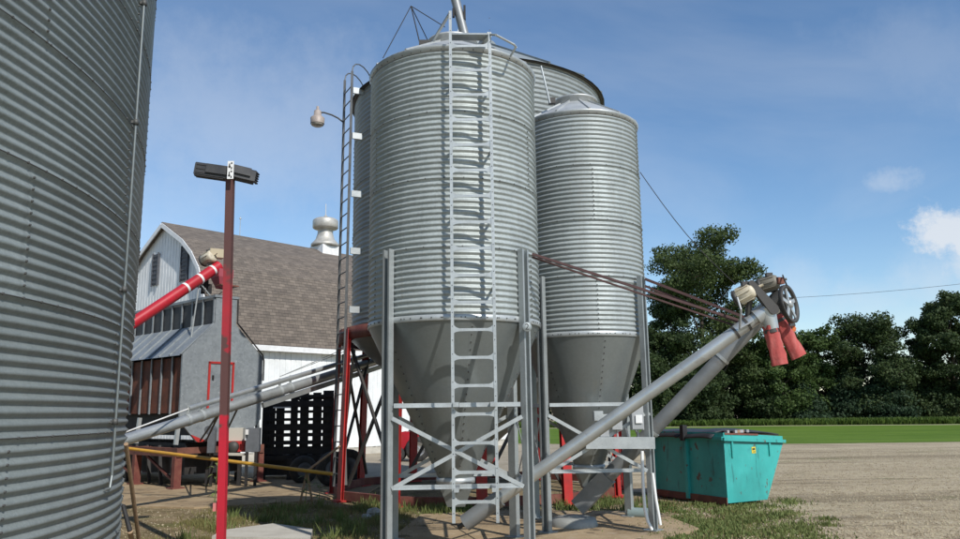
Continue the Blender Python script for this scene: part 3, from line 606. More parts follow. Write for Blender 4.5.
for (pp, r_) in (([(642, 451), (643, 485), (645, 510), (648, 522), (652, 530)], .022), ([(652.5, 473), (656, 500), (660.5, 525)], .02)):
    b = MB(); b.path([at(x, y, 10.80) for x, y in pp], r_, 10); b.build('conduit', pvc, el)
for (x0, y0, x1, y1) in ((617, 430, 618, 441), (626, 428, 629, 441), (638, 430, 638, 441), (606, 437, 606, 442)):
    b = MB(); b.path([at(x0, y0, 10.85), at(x1, y1, 10.85)], .014, 8); b.build('conduit', greybox, el)

# round cover and a length of pipe lying on the pad
b = MB(); cpos = gnd(577, 529, .045); b.lathe([(.0, .12), (.24, .12), (.31, .10), (.335, .02), (.335, 0)], 36, c=(cpos.x, cpos.y + .33, .045)); b.lathe([(0, .135), (.12, .135), (.13, .12)], 20, c=(cpos.x - .02, cpos.y + .4, .045))
tag(b.build('round_cover', mat('dull_zinc', (.34, .34, .31), .6, .2, (.25, .25, .23), 4)), 'low round grey cover lying on the concrete below the slimmer bin', 'cover')
b = MB(); b.tube(gnd(629, 513, .09), gnd(650, 514, .09), .085, n=16); tag(b.build('pipe_length', mat('greenish_pipe', (.22, .28, .27), .5)), 'short grey green pipe lying on the ground between the bin legs', 'pipe')
rk = MB()
def rock(c, r, name, label):
    b = MB(); n = 8; P = []
    for j in range(5):
        for i in range(n):
            t = 2 * math.pi * i / n; ph = -math.pi / 2 + math.pi * (j + .5) / 5; rr = r * random.uniform(.8, 1.15)
            P.append((c[0] + rr * math.cos(ph) * math.cos(t) * 1.3, c[1] + rr * math.cos(ph) * math.sin(t), c[2] + rr * .8 * (math.sin(ph) + .8)))
    b.add(P, [(j * n + i, j * n + (i + 1) % n, (j + 1) * n + (i + 1) % n, (j + 1) * n + i) for j in range(4) for i in range(n)] + [tuple(range(n)), tuple(range(4 * n, 5 * n))], False)
    return tag(b.build(name, grey_r), label, 'rock')
p = gnd(374, 516); rock((p.x, p.y, 0), .10, 'field_stone', 'pale fist sized stone lying by the red base beam in the weeds')
p = gnd(367, 519); rock((p.x, p.y, 0), .06, 'field_stone', 'small grey stone lying next to the larger pale stone')

# ------------------------------------------------------------------ dumpster
dc = V(4.17, 13.75, 0); du = V(.868, .497, 0); dv = V(-.437, .90, 0)          # du along the bright end, dv along the shaded side
dump = thing('dumpster', dc, 'teal steel dumpster with a sagging black plastic lid and sloped front', 'dumpster')
H_ = 1.24; prof = [(0, .06), (.98, .06), (1.50, 1.02), (1.50, H_ - .1), (0, H_ - .0)]; Ld = 2.0
b = MB(); P = [dc + du * a + V(0, 0, z) for a, z in prof] + [dc + du * a + dv * Ld + V(0, 0, z) for a, z in prof]; n = len(prof)
b.add(P, [tuple(range(n)), tuple(range(2 * n - 1, n - 1, -1))] + [(i, n + i, n + (i + 1) % n, (i + 1) % n) for i in range(n) if i != 3]); b.build('body', teal, dump)
nf = -dv; ns = -du
b = MB(); b.bar(dc + nf * .02 + V(0, 0, H_ - .11) - du * .03, dc + nf * .02 + du * 1.53 + V(0, 0, H_ - .19), .05, .055); b.build('rim', teal, dump)
b = MB(); b.bar(dc + ns * .02 + V(0, 0, H_ - .10), dc + ns * .02 + dv * Ld + V(0, 0, H_ - .10), .05, .06); b.build('rim', teal, dump)
b = MB(); b.bar(dc + nf * .005 + V(0, 0, H_ - .165) , dc + nf * .005 + du * 1.48 + V(0, 0, H_ - .235), .02, .02); b.build('rim_shadow_strip', mat('painted_rim_shade', (.02, .14, .13), .6), dump)  # shadow under the rim put in as a strip of darker teal
for a in (.18, 1.12):
    b = MB(); b.bar(dc + du * a + nf * .015 + V(0, 0, H_ - .15), dc + du * a + nf * .015 + V(0, 0, H_ - .42), .035, .03, up=nf); b.build('bracket', teal, dump)
for f in (.48, 1.0):
    b = MB(); q = dc + dv * (Ld * f if f < 1 else Ld - .06) + ns * .03; b.bar(q + V(0, 0, .06), q + V(0, 0, H_ - .08), .07, .06, up=ns); b.build('side_rib', teal, dump)
b = MB(); b.bar(dc + ns * .05 + dv * .93 + V(0, 0, H_ - .02), dc + ns * .05 + dv * 1.02 + V(0, 0, H_ - .02), .10, .28); b.build('fork_pocket', black_m, dump)
b = MB(); b.bar(dc + ns * .01 + V(0, 0, .09), dc + ns * .01 + dv * Ld + V(0, 0, .09), .02, .12); b.build('base_skid', rust_b, dump)
# lid: bulging sheets, two halves
def lid(v0, v1, bul):
    b = MB(); nx, ny = 12, 8; P = []
    for j in range(ny + 1):
        for i in range(nx + 1):
            s, t = i / nx, j / ny; z = H_ + .015 - .09 * s + bul * math.sin(math.pi * s) * (.6 + .4 * math.sin(math.pi * t)) + .012 * math.sin(9 * s + 5 * t)
            z -= .10 * max(0, 1 - s * 9) ** 1.5; P.append(dc + du * (-.085 + 1.735 * s) + dv * (v0 + (v1 - v0) * t) + V(0, 0, z))
    nn = len(P); P += [p - V(0, 0, .025) for p in P]; k = nx + 1
    f = [(j * k + i, j * k + i + 1, (j + 1) * k + i + 1, (j + 1) * k + i) for j in range(ny) for i in range(nx)]
    f += [tuple(q + nn for q in reversed(x)) for x in f]
    for i in range(nx): f += [(i, nn + i, nn + i + 1, i + 1), (ny * k + i + 1, nn + ny * k + i + 1, nn + ny * k + i, ny * k + i)]
    for j in range(ny): f += [((j + 1) * k, nn + (j + 1) * k, nn + j * k, j * k), (j * k + nx, nn + j * k + nx, nn + (j + 1) * k + nx, (j + 1) * k + nx)]
    b.add(P, f, True); b.build('lid', lid_m, dump)
lid(.22, 1.08, .075); lid(1.10, 2.0, .06)
b = MB(); b.bar(dc + du * .02 + dv * .1 + V(0, 0, H_ - .02), dc + du * .85 + dv * .1 + V(0, 0, H_ - .055), .22, .03); b.build('front_ledge', rust_b, dump)
for i in range(7):
    a = .15 + .1 * i; b = MB(); b.box(dc + du * a + dv * random.uniform(.04, .16) + V(0, 0, H_ + .01), (random.uniform(.03, .08), .05, .05), random.uniform(0, 3)); b.build('lid_debris', wood if i % 2 else greybox, dump)
b = MB(); q = dc + du * .72 + nf * .004 + V(0, 0, H_ - .32); b.bar(q - du * .05, q + du * .05, .004, .11); st = b.build('sticker', tag_y, dump)
b = MB(); q = q + nf * .004; b.bar(q - du * .035 + V(0, 0, .015), q + du * .03 + V(0, 0, .02), .003, .035); b.bar(q - du * .02 - V(0, 0, .03), q + du * .035 - V(0, 0, .028), .003, .012); b.build('sticker_print', tag_k, st)

# ------------------------------------------------------------------ worn red pole with floodlights
pb = V(-2.985, 9.25, 0)
pole = thing('light_pole', pb, 'square steel pole with worn red paint carrying a black twin floodlight', 'light pole')
ptop = at(231, 162, 9.2); b = MB(); b.bar(pb, V(ptop.x, ptop.y, 4.62), .088, .088, up=(0, 1, 0)); b.build('post', pole_m, pole)
fl, fr = at(196, 170, 9.15), at(255, 177.5, 9.3); fd = (fr - fl).normalized(); ctr = at(230, 172, 9.17)
def flood(p, q, h, dpt, name):
    d = (q - p).normalized(); up = V(0, 0, 1); y = up.cross(d).normalized(); u2 = d.cross(y)
    o = p; b = MB(); ln = (q - p).length
    b.prism([(-dpt / 2, -h * .5), (dpt / 2, -h * .5), (dpt / 2, h * .35), (dpt * .3, h * .5), (-dpt * .3, h * .5), (-dpt / 2, h * .35)], o, y, u2, d, ln); return b.build(name, dark_m, pole), d, y, u2, ln
o1, d_, y_, u_, ln = flood(fl + V(0, 0, .01), at(229, 174, 9.2), .16, .17, 'floodlight')
for k in range(3):
    b = MB(); b.bar(fl + d_ * (.02) - y_ * .088 + u_ * (-.05 + .05 * k), fl + d_ * .13 - y_ * .088 + u_ * (-.05 + .05 * k), .006, .006); b.build('seam', black_m, o1)
b = MB(); b.bar(fl + d_ * .14 - y_ * .095 + u_ * .02, fl + d_ * ln * .98 - y_ * .095 + u_ * .02, .03, .11, up=u_); b.build('reflector_hood', dark_m, o1)
b = MB(); b.bar(fl + d_ * .01 - y_ * .06 - u_ * .084, fl + d_ * ln * .9 - y_ * .06 - u_ * .084, .05, .012, up=u_); b.build('lens', black_m, o1)
o2, d_, y_, u_, ln = flood(at(232, 172, 9.2), fr, .15, .17, 'floodlight')
b = MB(); b.bar(at(232, 172, 9.2) - y_ * .095 + u_ * .02, fr - d_ * .06 - y_ * .095 + u_ * .02, .03, .10, up=u_); b.build('reflector_hood', dark_m, o2)
for k in range(5):
    b = MB(); b.box(fr + d_ * .012 + u_ * (-.06 + .03 * k), (.03, .14, .014), 0); b.build('cooling_fin', dark_m, o2)
pp = at(230.6, 170, 9.06); b = MB(); b.box(pp, (.075, .012, .225)); plate = b.build('bracket_plate', white_t, pole)
for k, dz in enumerate((.085, .04, -.02, -.07)):
    b = MB(); b.tube(pp + V(.012 * (-1) ** k, -.006, dz), pp + V(.012 * (-1) ** k, -.009, dz), .011 + .004 * (k % 2), n=8); b.box(pp + V(-.012 * (-1) ** k, -.008, dz - .018), (.012, .005, .024)); b.build('slot', black_m, plate)
b = MB(); b.box((pb.x - .085, pb.y - .03, .62), (.035, .03, .09)); b.build('outlet_tag', mat('pink_tag', (.62, .2, .18), .6), pole)

# leaning sticks beside the large bin
b = MB(); b.tube(at(126, 444, 8.9), gnd(140, 548), .024, .026, 10); tag(b.build('wooden_stick', wood), 'long bare wooden stick leaning against the huge bin', 'stick')
sh = thing('shovel_handle', gnd(134, 552), 'black grip and wooden shaft of a tool leaning at the huge bin base', 'tool handle')
p0, p1, p2 = at(123.5, 507, 8.75), at(130, 531, 8.7), gnd(135, 556)
b = MB(); b.tube(p0, p1, .022, .026, 10); b.lathe([(0, .03), (.02, .022), (.026, 0)], 10, c=p0); b.build('grip', black_m, sh)
b = MB(); b.tube(p1, p2, .03, .03, 10); b.build('shaft', wood, sh)

# ------------------------------------------------------------------ barn
bu = V(.666, .746, 0); bv = V(.746, -.666, 0); bo = V(-12.61, 30, 0) + V(.666, .746, 0) * .2      # bu along the ridge, bv toward the near eave
barn = thing('barn', bo, 'white gambrel barn with brown shingle roof and rooftop ventilator', 'barn')
LB, HW = 17, 3.85; rp = [(0, 9.25), (1.72, 8.33), (2.45, 7.77), (3.05, 7.1), (3.45, 6.25), (3.8, 5.2), (4.15, 4.2)]
def bp(s, t, z): return bo + bu * s + bv * t + V(0, 0, z)
# vertical ribbed siding: near side wall and both gables
def ribbed(pts_a, pts_b, zb_fn, zt_fn, nrm, pitch, name):
    a, c = pts_a, pts_b; L_ = (c - a).length; n = int(L_ / pitch); b = MB(); P = []; d = (c - a).normalized()
    for i in range(n):
        for (f, dep) in ((.0, 0), (.82, 0), (.84, -.018), (.98, -.018)):
            t = (i + f) / n * L_; q = a + d * t + nrm * dep; P.append(V(q.x, q.y, zb_fn(t / L_))); P.append(V(q.x, q.y, zt_fn(t / L_)))
    k = len(P) // 2; b.add(P, [(2 * i, 2 * i + 2, 2 * i + 3, 2 * i + 1) for i in range(k - 1)]); o = b.build(name, white_p, barn, recalc=False); return o
ribbed(bp(0, HW, 0), bp(LB, HW, 0), lambda f: .25, lambda f: 4.45, bv, .24, 'side_wall')
ribbed(bp(LB, -HW, 0), bp(0, -HW, 0), lambda f: .25, lambda f: 4.45, -bv, .24, 'side_wall')
def gz(f):
    t = abs(f - .5) * 2 * HW
    return float(np.interp(t, [a for a, _ in rp], [z for _, z in rp])) - .12
ribbed(bp(0, -HW, 0), bp(0, HW, 0), lambda f: .25, gz, -bu, .24, 'gable_wall')
ribbed(bp(LB, HW, 0), bp(LB, -HW, 0), lambda f: .25, gz, bu, .24, 'gable_wall')
b = MB(); b.prism([(0, 0), (LB, 0), (LB, 2 * HW), (0, 2 * HW)], bp(0, -HW, 0), bu, bv, V(0, 0, 1), .3); b.build('foundation', concrete_l, barn)
# roof: shingled planes with real thickness, knee flare
shm = bpy.data.materials.new('brown_shingles'); shm.use_nodes = True
def shingles():
    nt = shm.node_tree; N = nt.nodes.new; L = nt.links.new; bs = nt.nodes['Principled BSDF']; bs.inputs['Roughness'].default_value = .9
    tc = N('ShaderNodeTexCoord'); uvm = tc.outputs['UV']
    br = N('ShaderNodeTexBrick'); br.inputs['Scale'].default_value = 1; br.inputs['Brick Width'].default_value = .28; br.inputs['Row Height'].default_value = .13; br.inputs['Mortar Size'].default_value = .006
    br.inputs['Color1'].default_value = (.19, .155, .122, 1); br.inputs['Color2'].default_value = (.125, .102, .082, 1); br.inputs['Mortar'].default_value = (.07, .058, .05, 1); br.offset = .5
    L(uvm, br.inputs['Vector'])
    n = N('ShaderNodeTexNoise'); n.inputs['Scale'].default_value = 3; n.inputs['Detail'].default_value = 9; n.inputs['Roughness'].default_value = .75; L(uvm, n.inputs['Vector'])
    mx = N('ShaderNodeMix'); mx.data_type = 'RGBA'; mx.blend_type = 'OVERLAY'; mx.inputs[0].default_value = .55; L(br.outputs['Color'], mx.inputs[6]); L(n.outputs['Fac'], mx.inputs[7]); L(mx.outputs[2], bs.inputs['Base Color'])
    bp_ = N('ShaderNodeBump'); bp_.inputs['Strength'].default_value = .8; bp_.inputs['Distance'].default_value = .02; L(br.outputs['Fac'], bp_.inputs['Height']); bp_.invert = True; L(bp_.outputs[0], bs.inputs['Normal'])
shingles()
def roof_plane(t0, z0, t1, z1, sgn):
    ov = .2; a, c, d, e = bp(-ov, t0 * sgn, z0), bp(LB + ov, t0 * sgn, z0), bp(LB + ov, t1 * sgn, z1), bp(-ov, t1 * sgn, z1)
    nrm = (c - a).cross(e - a).normalized(); nrm = nrm if nrm.z > 0 else -nrm
    b = MB(); P = [a, c, d, e] + [q - nrm * .09 for q in (a, c, d, e)]
    b.add(P, [(0, 1, 2, 3), (7, 6, 5, 4), (0, 4, 5, 1), (1, 5, 6, 2), (2, 6, 7, 3), (3, 7, 4, 0)]); o = b.build('roof', shm, barn)
    me = o.data; uv = me.uv_layers.new(name='UVMap'); W_ = (c - a).length; Hh = (e - a).length; uvs = [(0, 0), (W_, 0), (W_, Hh), (0, Hh)] * 2
    for li, l in enumerate(me.loops): uv.data[li].uv = uvs[l.vertex_index]
    return o
for s in (1, -1):
    for (A_, B_) in zip(rp, rp[1:]): roof_plane(A_[0] - (.01 if A_[0] else 0), A_[1] + (.008 if A_[0] else 0), B_[0], B_[1], s)
    b = MB(); b.bar(bp(-.21, s * (HW + .27), 4.10), bp(LB + .21, s * (HW + .27), 4.10), .06, .2); b.build('eave_fascia', white_t, barn)
    b = MB(); b.bar(bp(-.19, s * (HW + .1), 4.16), bp(LB + .19, s * (HW + .1), 4.16), .34, .03); b.build('soffit', white_t, barn)
    for e_ in (-.21, LB + .21):
        for (A_, B_) in zip(rp, rp[1:]):
            b = MB(); b.bar(bp(e_, s * A_[0], A_[1] - .13), bp(e_, s * B_[0], B_[1] - .13), .04, .17); b.build('rake_board', white_t, barn)
def gwin(t0, t1, z0, z1):
    q = bp(0, (t0 + t1) / 2, (z0 + z1) / 2) - bu * .03; b = MB(); rz = math.atan2(bv.y, bv.x); b.box(q, (t1 - t0, .06, z1 - z0), rz); o = b.build('window', mat_louv, barn)
    n = int((z1 - z0) / .16)
    for i in range(n):
        b = MB(); b.box(q - bu * .035 + V(0, 0, -(z1 - z0) / 2 + (i + .5) * (z1 - z0) / n), (t1 - t0 - .08, .03, .05), rz); b.build('louvre_slat', mat_louv, o)
    for s in (-1, 1):
        b = MB(); b.box(q + bv * s * ((t1 - t0) / 2) - bu * .04, (.05, .05, z1 - z0 + .1), rz); b.build('frame', mat_louv, o)
mat_louv = mat('louvre_dark_grey', (.07, .075, .085), .7, 0, (.10, .10, .11), 5)
gwin(-.86, -.40, 6.8, 8.05); gwin(1.48, 1.98, 6.7, 8.0)
# rooftop ventilator
vb = bp(7.75, 0, 8.62); b = MB(); b.box(vb + V(0, 0, .3), (1.0, 1.0, 1.0), math.atan2(bu.y, bu.x)); vbase = b.build('ventilator_base', white_t, barn)
vent_m = mat('old_zinc', (.52, .50, .45), .5, .3, (.40, .38, .33), 4)
b = MB(); b.lathe([(.60, .8), (.66, .82), (.66, .92), (.60, .98), (.45, 1.15), (.36, 1.45), (.36, 1.62), (.40, 1.64), (.56, 1.68), (.60, 1.72), (.60, 2.06), (.57, 2.10), (.48, 2.16), (.12, 2.24), (.05, 2.34), (.02, 2.36), (.015, 2.9), (0, 2.92)], 28, c=vb); b.build('ventilator_cowl', vent_m, barn)
for s, h in ((3.25, 1.0), (10.6, .8)):
    b = MB(); q = bp(s - 0, 0, 9.1); b.tube(q, q + V(0, 0, h), .018, .01, 6); b.lathe([(0, .06), (.06, 0), (0, -.06)], 10, c=q + V(0, 0, h * .9)); b.build('lightning_rod', steel, barn)

# ------------------------------------------------------------------ grain dryer
dro = V(-6.98, 18.22, 0); eu = bu; ev = V(-bu.y, bu.x, 0)
dry = thing('grain_dryer', dro, 'weathered galvanised grain dryer with rusty column panels in front of the barn', 'grain dryer')
def dp(s, t, z): return dro + eu * s + ev * t + V(0, 0, z)
LD = 6.0; WD = 2.15
b = MB()
endp = [(0, 1.55), (.45, 1.05), (1.7, 1.05), (WD, 1.55), (WD, 3.08), (1.35, 3.86), (1.35, 4.55), (.78, 4.55), (.78, 3.86), (0, 3.08)]
b.prism(endp, dp(0, .0, 0), eu, V(0, 0, 1), ev, .06); b.build('end_wall', dryer_m, dry)
b = MB(); b.prism(endp, dp(0, LD - .06, 0), eu, V(0, 0, 1), ev, .06); b.build('end_wall', dryer_m, dry)
b = MB(); b.prism([(.3, 1.2), (1.85, 1.2), (1.85, 3.0), (1.3, 3.7), (.9, 3.7), (.3, 3.0)], dp(0, .1, 0), eu, V(0, 0, 1), ev, LD - .2); b.build('core', black_m, dry)
for i in range(11):
    t0 = .1 + i * .53; b = MB(); b.prism([(0, 1.72), (.5, 1.72), (.5, 3.02), (0, 3.02)], dp(.09, t0 - .02, 0), ev, V(0, 0, 1), eu, .03); b.build('column_panel', rust, dry)
    b = MB(); b.bar(dp(.06, t0 - .04, 1.70), dp(.06, t0 - .04, 3.06), .035, .04, up=ev); b.build('rib', dryer_m, dry)
    b = MB(); b.add([dp(-.05, t0 - .05, 3.05), dp(-.05, t0 + .48, 3.05), dp(.78, t0 + .48, 3.86), dp(.78, t0 - .05, 3.86)], [(0, 1, 2, 3)]); b.bar(dp(-.04, t0 - .05, 3.08), dp(.78, t0 - .05, 3.88), .03, .03); b.build('shoulder_panel', dryer_m, dry, recalc=False)
    b = MB(); b.prism([(0, 3.86), (.5, 3.86), (.5, 4.45), (0, 4.45)], dp(.80, t0 - .02, 0), ev, V(0, 0, 1), eu, .03); b.build('louvre_panel', dark_m, dry)
    b = MB(); b.bar(dp(.77, t0 - .04, 3.86), dp(.77, t0 - .04, 4.5), .03, .05, up=ev); b.build('louvre_rib', dryer_m, dry)
b = MB(); b.prism([(.74, 4.5), (1.4, 4.5), (1.4, 4.56), (.74, 4.56)], dp(0, -.02, 0), eu, V(0, 0, 1), ev, LD); b.build('top_deck', dryer_m, dry)
b = MB(); b.prism([(1.35, 3.84), (WD + .03, 3.04), (WD + .03, 3.08), (1.35, 3.9)], dp(0, 0.06, 0), eu, V(0, 0, 1), ev, LD - .1); b.build('shoulder_roof', dryer_m, dry)
b = MB(); b.prism([(WD - .02, 1.6), (WD, 1.6), (WD, 3.06), (WD - .02, 3.06)], dp(0, .06, 0), eu, V(0, 0, 1), ev, LD - .1); b.build('back_wall', dryer_m, dry)
b = MB(); q0 = dp(1.38, -.02, 3.86)
b.path([dp(1.36, -.03, 4.5), dp(1.37, -.03, 3.90), dp(2.12, -.03, 3.14), dp(2.16, -.03, 3.0), dp(2.16, -.03, 2.5)], .02, 8); b.build('edge_pipe', black_m, dry)
# door with red frame
for (s0, s1, z0, z1) in ((.66, .71, 1.75, 2.92), (1.29, 1.34, 1.75, 2.92), (.66, 1.34, 2.88, 2.93)):
    b = MB(); b.prism([(s0, z0), (s1, z0), (s1, z1), (s0, z1)], dp(0, -.03, 0), eu, V(0, 0, 1), ev, .03); b.build('door_frame', red, dry)
b = MB(); b.prism([(.72, 1.75), (1.28, 1.75), (1.28, 2.87), (.72, 2.87)], dp(0, -.012, 0), eu, V(0, 0, 1), ev, .012); dd = b.build('door', dryer_m, dry)
b = MB(); b.box(dp(.78, -.03, 2.55), (.04, .03, .1)); b.build('handle', black_m, dd)
b = MB(); b.prism([(.30, 1.22), (.72, 1.06), (.5, 1.04), (.45, 1.06)], dp(0, -.008, 0), eu, V(0, 0, 1), ev, .006); b.build('red_corner', red, dry)
b = MB(); b.prism([(.35, .3), (1.8, .3), (1.8, 1.02), (.35, 1.02)], dp(0, .3, 0), eu, V(0, 0, 1), ev, LD - .5); b.build('unload_trough', black_m, dry)
for k in range(9):
    t = .5 + .6 * k; b = MB(); b.bar(dp(.2, t, .05), dp(.25, t + .3, .95), .07, .07); b.build('trough_strut', black_m, dry)
# frame, legs
for s in (.0, WD):
    b = MB(); b.bar(dp(s, -.1, .83), dp(s, LD, .83), .12, .2); b.build('frame_beam', rust_b, dry)
for t in (.0, 2.0, 4.0, 5.8):
    b = MB(); b.bar(dp(.0, t, .86), dp(WD, t, .86), .1, .14); b.build('cross_beam', rust_b, dry)
    for s in (.0, WD):
        b = MB(); b.bar(dp(s, t, .03), dp(s, t, .74), .17, .14, up=ev); b.bar(dp(s, t, .03), dp(s, t, .06), .3, .3, up=ev); b.build('leg', maroon, dry)
        b = MB(); b.bar(dp(s, t + .1, 1.0), dp(s + (.05 if s < 1 else -.05), t + .1, 1.62), .08, .08, up=ev); b.build('column_post', steel, dry)
    b = MB(); b.bar(dp(.05, t + .1, .14), dp(.05, min(t + 1.6, LD), .72), .05, .05); b.build('leg_brace', maroon, dry)
# burner and control boxes beside the dryer end
bx = thing('burner_unit', gnd(240, 486, .03), 'dryer burner housing with slate control cabinets and red fan housing', 'burner')
def pbox(x0, y0, x1, y1, D, dp_, m, name, root):
    p, q = at(x0, y1, D), at(x1, y0, D); c = (p + q) / 2; b = MB(); b.box((c.x, c.y + dp_ / 2, c.z), (q.x - p.x, dp_, q.z - p.z), R(10)); return b.build(name, m, root)
pbox(206, 430, 214, 453, 18.2, .25, dgreybox, 'control_cabinet', bx); q = at(210, 430, 18.3); b = MB(); b.tube(q + V(0, -.1, 0), q + V(0, .2, 0), .1, n=16); b.build('cabinet_top', dgreybox, bx)
o = pbox(244, 428, 258, 452, 18.6, .4, dgreybox, 'control_cabinet', bx); b = MB(); b.box(at(247, 432, 18.5), (.07, .02, .12)); b.build('label_plate', white_t, o)
pbox(225, 428, 241, 441, 18.9, .5, mat('beige_housing', (.5, .47, .40), .6), 'burner_housing', bx)
pbox(225, 441, 242, 452, 18.8, .5, red, 'fan_housing', bx); b = MB(); q = at(233, 447, 18.75); b.lathe([(.0, -.06), (.13, -.06), (.13, .06), (0, .06)], 18, c=q, axis=(0, 1, 0)); b.build('fan_hub', motor_d, bx)
b = MB(); b.bar(at(225, 454, 18.6), at(244, 454.5, 18.6), .25, .05); b.build('platform', concrete_l, bx)
for x in (228, 240):
    p = at(x, 455, 18.7); b = MB(); b.bar((p.x, p.y, .03), (p.x, p.y, p.z - .02), .08, .08); b.build('stand_leg', black_m, bx)
for x in (208, 212, 247, 256):
    p = at(x, 452, 18.6); b = MB(); b.bar((p.x, p.y, .03), (p.x, p.y, p.z), .06, .06); b.build('stand_leg', black_m, bx)

# red auger filling the dryer
r0, r1 = at(112, 337, 17.2), at(219, 266, 19.3)
ra = thing('filling_auger', (r1.x, r1.y, dp(0, 0, 4.55).z), 'bright red auger tube with white bands reaching over the dryer top', 'auger')
dr = (r1 - r0).normalized(); b = MB(); b.tube(r0 - dr * 3.5, r1, .135, n=24); b.build('auger_tube', red_br, ra)
for f in (.66, .80, .93):
    p = r0 + (r1 - r0) * f; b = MB(); b.tube(p - dr * .03, p + dr * .03, .139, n=24); b.build('tube_band', white_t, ra)
p = r0 + (r1 - r0) * .86
for f, x, y in ((.80, 190, 345), (.80, 212, 298)):
    b = MB(); q = r0 + (r1 - r0) * f; b.tube(q - V(0, 0, .1), at(x, y, 18.9 if x < 200 else 19.2), .02, n=8); b.build('strut', steel, ra)
mo = at(209, 258, 19.2); motor('motor', mo, (.8, -.5, .25), .16, .36, cream, ra)
b = MB(); b.box(at(216, 254, 19.25), (.34, .3, .22), R(30)); b.build('motor_hood', mat('tan_hood', (.5, .42, .28), .6), ra)
b = MB(); b.bar(mo - V(0, 0, .17), r1 - dr * .2 + V(0, 0, .12), .2, .03); b.build('motor_mount', motor_d, ra)
q = at(222, 277, 19.4); b = MB(); P = []
for (w, z) in ((.2, .18), (.2, -.02), (.1, -.3)):
    for i, j in ((-1, -1), (1, -1), (1, 1), (-1, 1)): P.append(q + eu * w * i + ev * w * j + V(0, 0, z))
b.add(P, [(k * 4 + i, k * 4 + (i + 1) % 4, k * 4 + 4 + (i + 1) % 4, k * 4 + 4 + i) for k in range(2) for i in range(4)] + [(0, 1, 2, 3)]); b.build('discharge_hopper', mat('faded_pink_paint', (.36, .07, .09), .6), ra)
b = MB(); b.box(at(227, 286, 19.4), (.5, .3, .03), R(48)); b.build('drip_tray', rust_b, ra)
for k in range(4):
    b = MB(); q = at(200 + 3 * k, 283 + 6 * (k % 2), 19.3); b.box(q, (.1, .1, .24), .3 * k); b.build('drive_part', black_m, ra)
b = MB(); b.path([at(207, 268, 19.2), at(200, 285, 19.1), at(206, 296, 19.1), at(214, 298, 19.2), at(222, 292, 19.3)], .015, 6); b.build('power_cable', black_m, ra)

# long grey conveying auger passing the dryer
k0, k1 = at(112, 444, 13.0), at(392, 356, 19.0)
la_ = thing('transfer_auger', (*gnd(180, 480).xy, 0), 'long grey twin tube transfer auger slanting past the dryer to the rear tank', 'auger')
dk = (k1 - k0).normalized(); b = MB(); b.tube(k0 - dk * .6, k1, .098, n=24); b.build('auger_tube', tube_m, la_)
upk = V(0, 0, .2); k2 = k0 + (k1 - k0) * .20
b = MB(); b.tube(k2 + upk, k1 + upk, .052, n=16); b.build('return_tube', tube_m, la_)
for f in (.2, .24, .5, .54, .75):
    p = k0 + (k1 - k0) * f; b = MB(); b.tube(p - dk * .03, p + dk * .03, .107, n=24); b.bar(p, p + upk * 1.3, .04, .04); b.build('tube_band', steel, la_)
b = MB(); p, q = k0 + (k1 - k0) * .44, k0 + (k1 - k0) * .95; b.bar(p - V(0, 0, .17), q - V(0, 0, .17), .07, .1); b.build('under_truss', tube_m, la_)
for o_ in (.32, .42):
    b = MB(); b.tube(k0 + (k1 - k0) * .5 + V(0, 0, .3), k0 + (k1 - k0) * .92 + V(0, 0, .2 + o_), .008, n=5); b.build('brace_cable', steel, la_)
b = MB(); b.tube(at(126, 432, 12.5), k2 + upk, .014, n=6); b.build('control_rod', white_t, la_)
for f, x, y in ((.30, 206, 441), (.30, 200, 441), (.36, 222, 441)):
    p = k0 + (k1 - k0) * f; b = MB(); b.bar(p, at(x, y, 18.2), .03, .03); b.build('support_leg', motor_d, la_)
# yellow pipe
yp = thing('yellow_pipe', gnd(305, 492), 'long yellow painted pipe running low past the dryer legs on a stand', 'pipe')
p, q = at(120, 447.5, 16.6), at(332, 474, 14.6); b = MB(); b.tube(p, q, .034, n=12); b.build('pipe', yellow, yp)
s_ = at(307, 471, 14.85)
for dx in (-.12, .12):
    b = MB(); b.bar(s_, V(s_.x + dx, s_.y, .0), .035, .035); b.build('stand', wood, yp)
b = MB(); b.tube(s_, at(340, 446, 15.2), .022, n=8); b.build('tilted_bar', wood, yp)

# ------------------------------------------------------------------ black slatted rack, wheels and machines behind
ro = gnd(262, 478); rk = thing('slatted_rack', (ro.x, ro.y, 0), 'black slatted livestock rack on wheels parked against the barn', 'rack trailer')
def rkp(x, y, D=20.6): return at(x, y, D)
zt_, zb_ = 2.2, .62
cols = [(262, 268.5), (269.5, 274.5), (275.5, 283), (290, 296), (300, 308), (313, 321), (322.5, 333)]
for x0, x1 in cols:
    for D in (20.6, 21.5):
        sh_ = random.uniform(-1, 1) if D > 21 else 0
        p, q = rkp(x0 + sh_, 440, D), rkp(x1 + sh_, 440, D); b = MB(); zt2 = zt_ + random.uniform(-.08, .1); b.box(((p.x + q.x) / 2, D, (zt2 + zb_) / 2), (q.x - p.x, .05, zt2 - zb_)); b.build('upright_board', black_m, rk)
for k, z in enumerate(np.linspace(.72, 2.12, 8)):
    for D in (20.55, 21.55):
        p, q = rkp(262, 440, D), rkp(333, 440, D); b = MB(); b.box(((p.x + q.x) / 2, D, z), (q.x - p.x, .05, .07 + .09 * (k % 3 == 0))); b.build('rail', black_m, rk)
p, q = rkp(258, 470), rkp(345, 470)
b = MB(); b.box(((p.x + q.x) / 2, 21, .56), (q.x - p.x, 1.3, .12)); b.build('deck', black_m, rk)
b = MB(); pts_ = [rkp(270, 400), rkp(285, 398), rkp(292, 396), rkp(303, 401), rkp(316, 397), rkp(326, 399), rkp(333, 392)]; b.path(pts_, .035, 6); b.build('top_rail', black_m, rk)
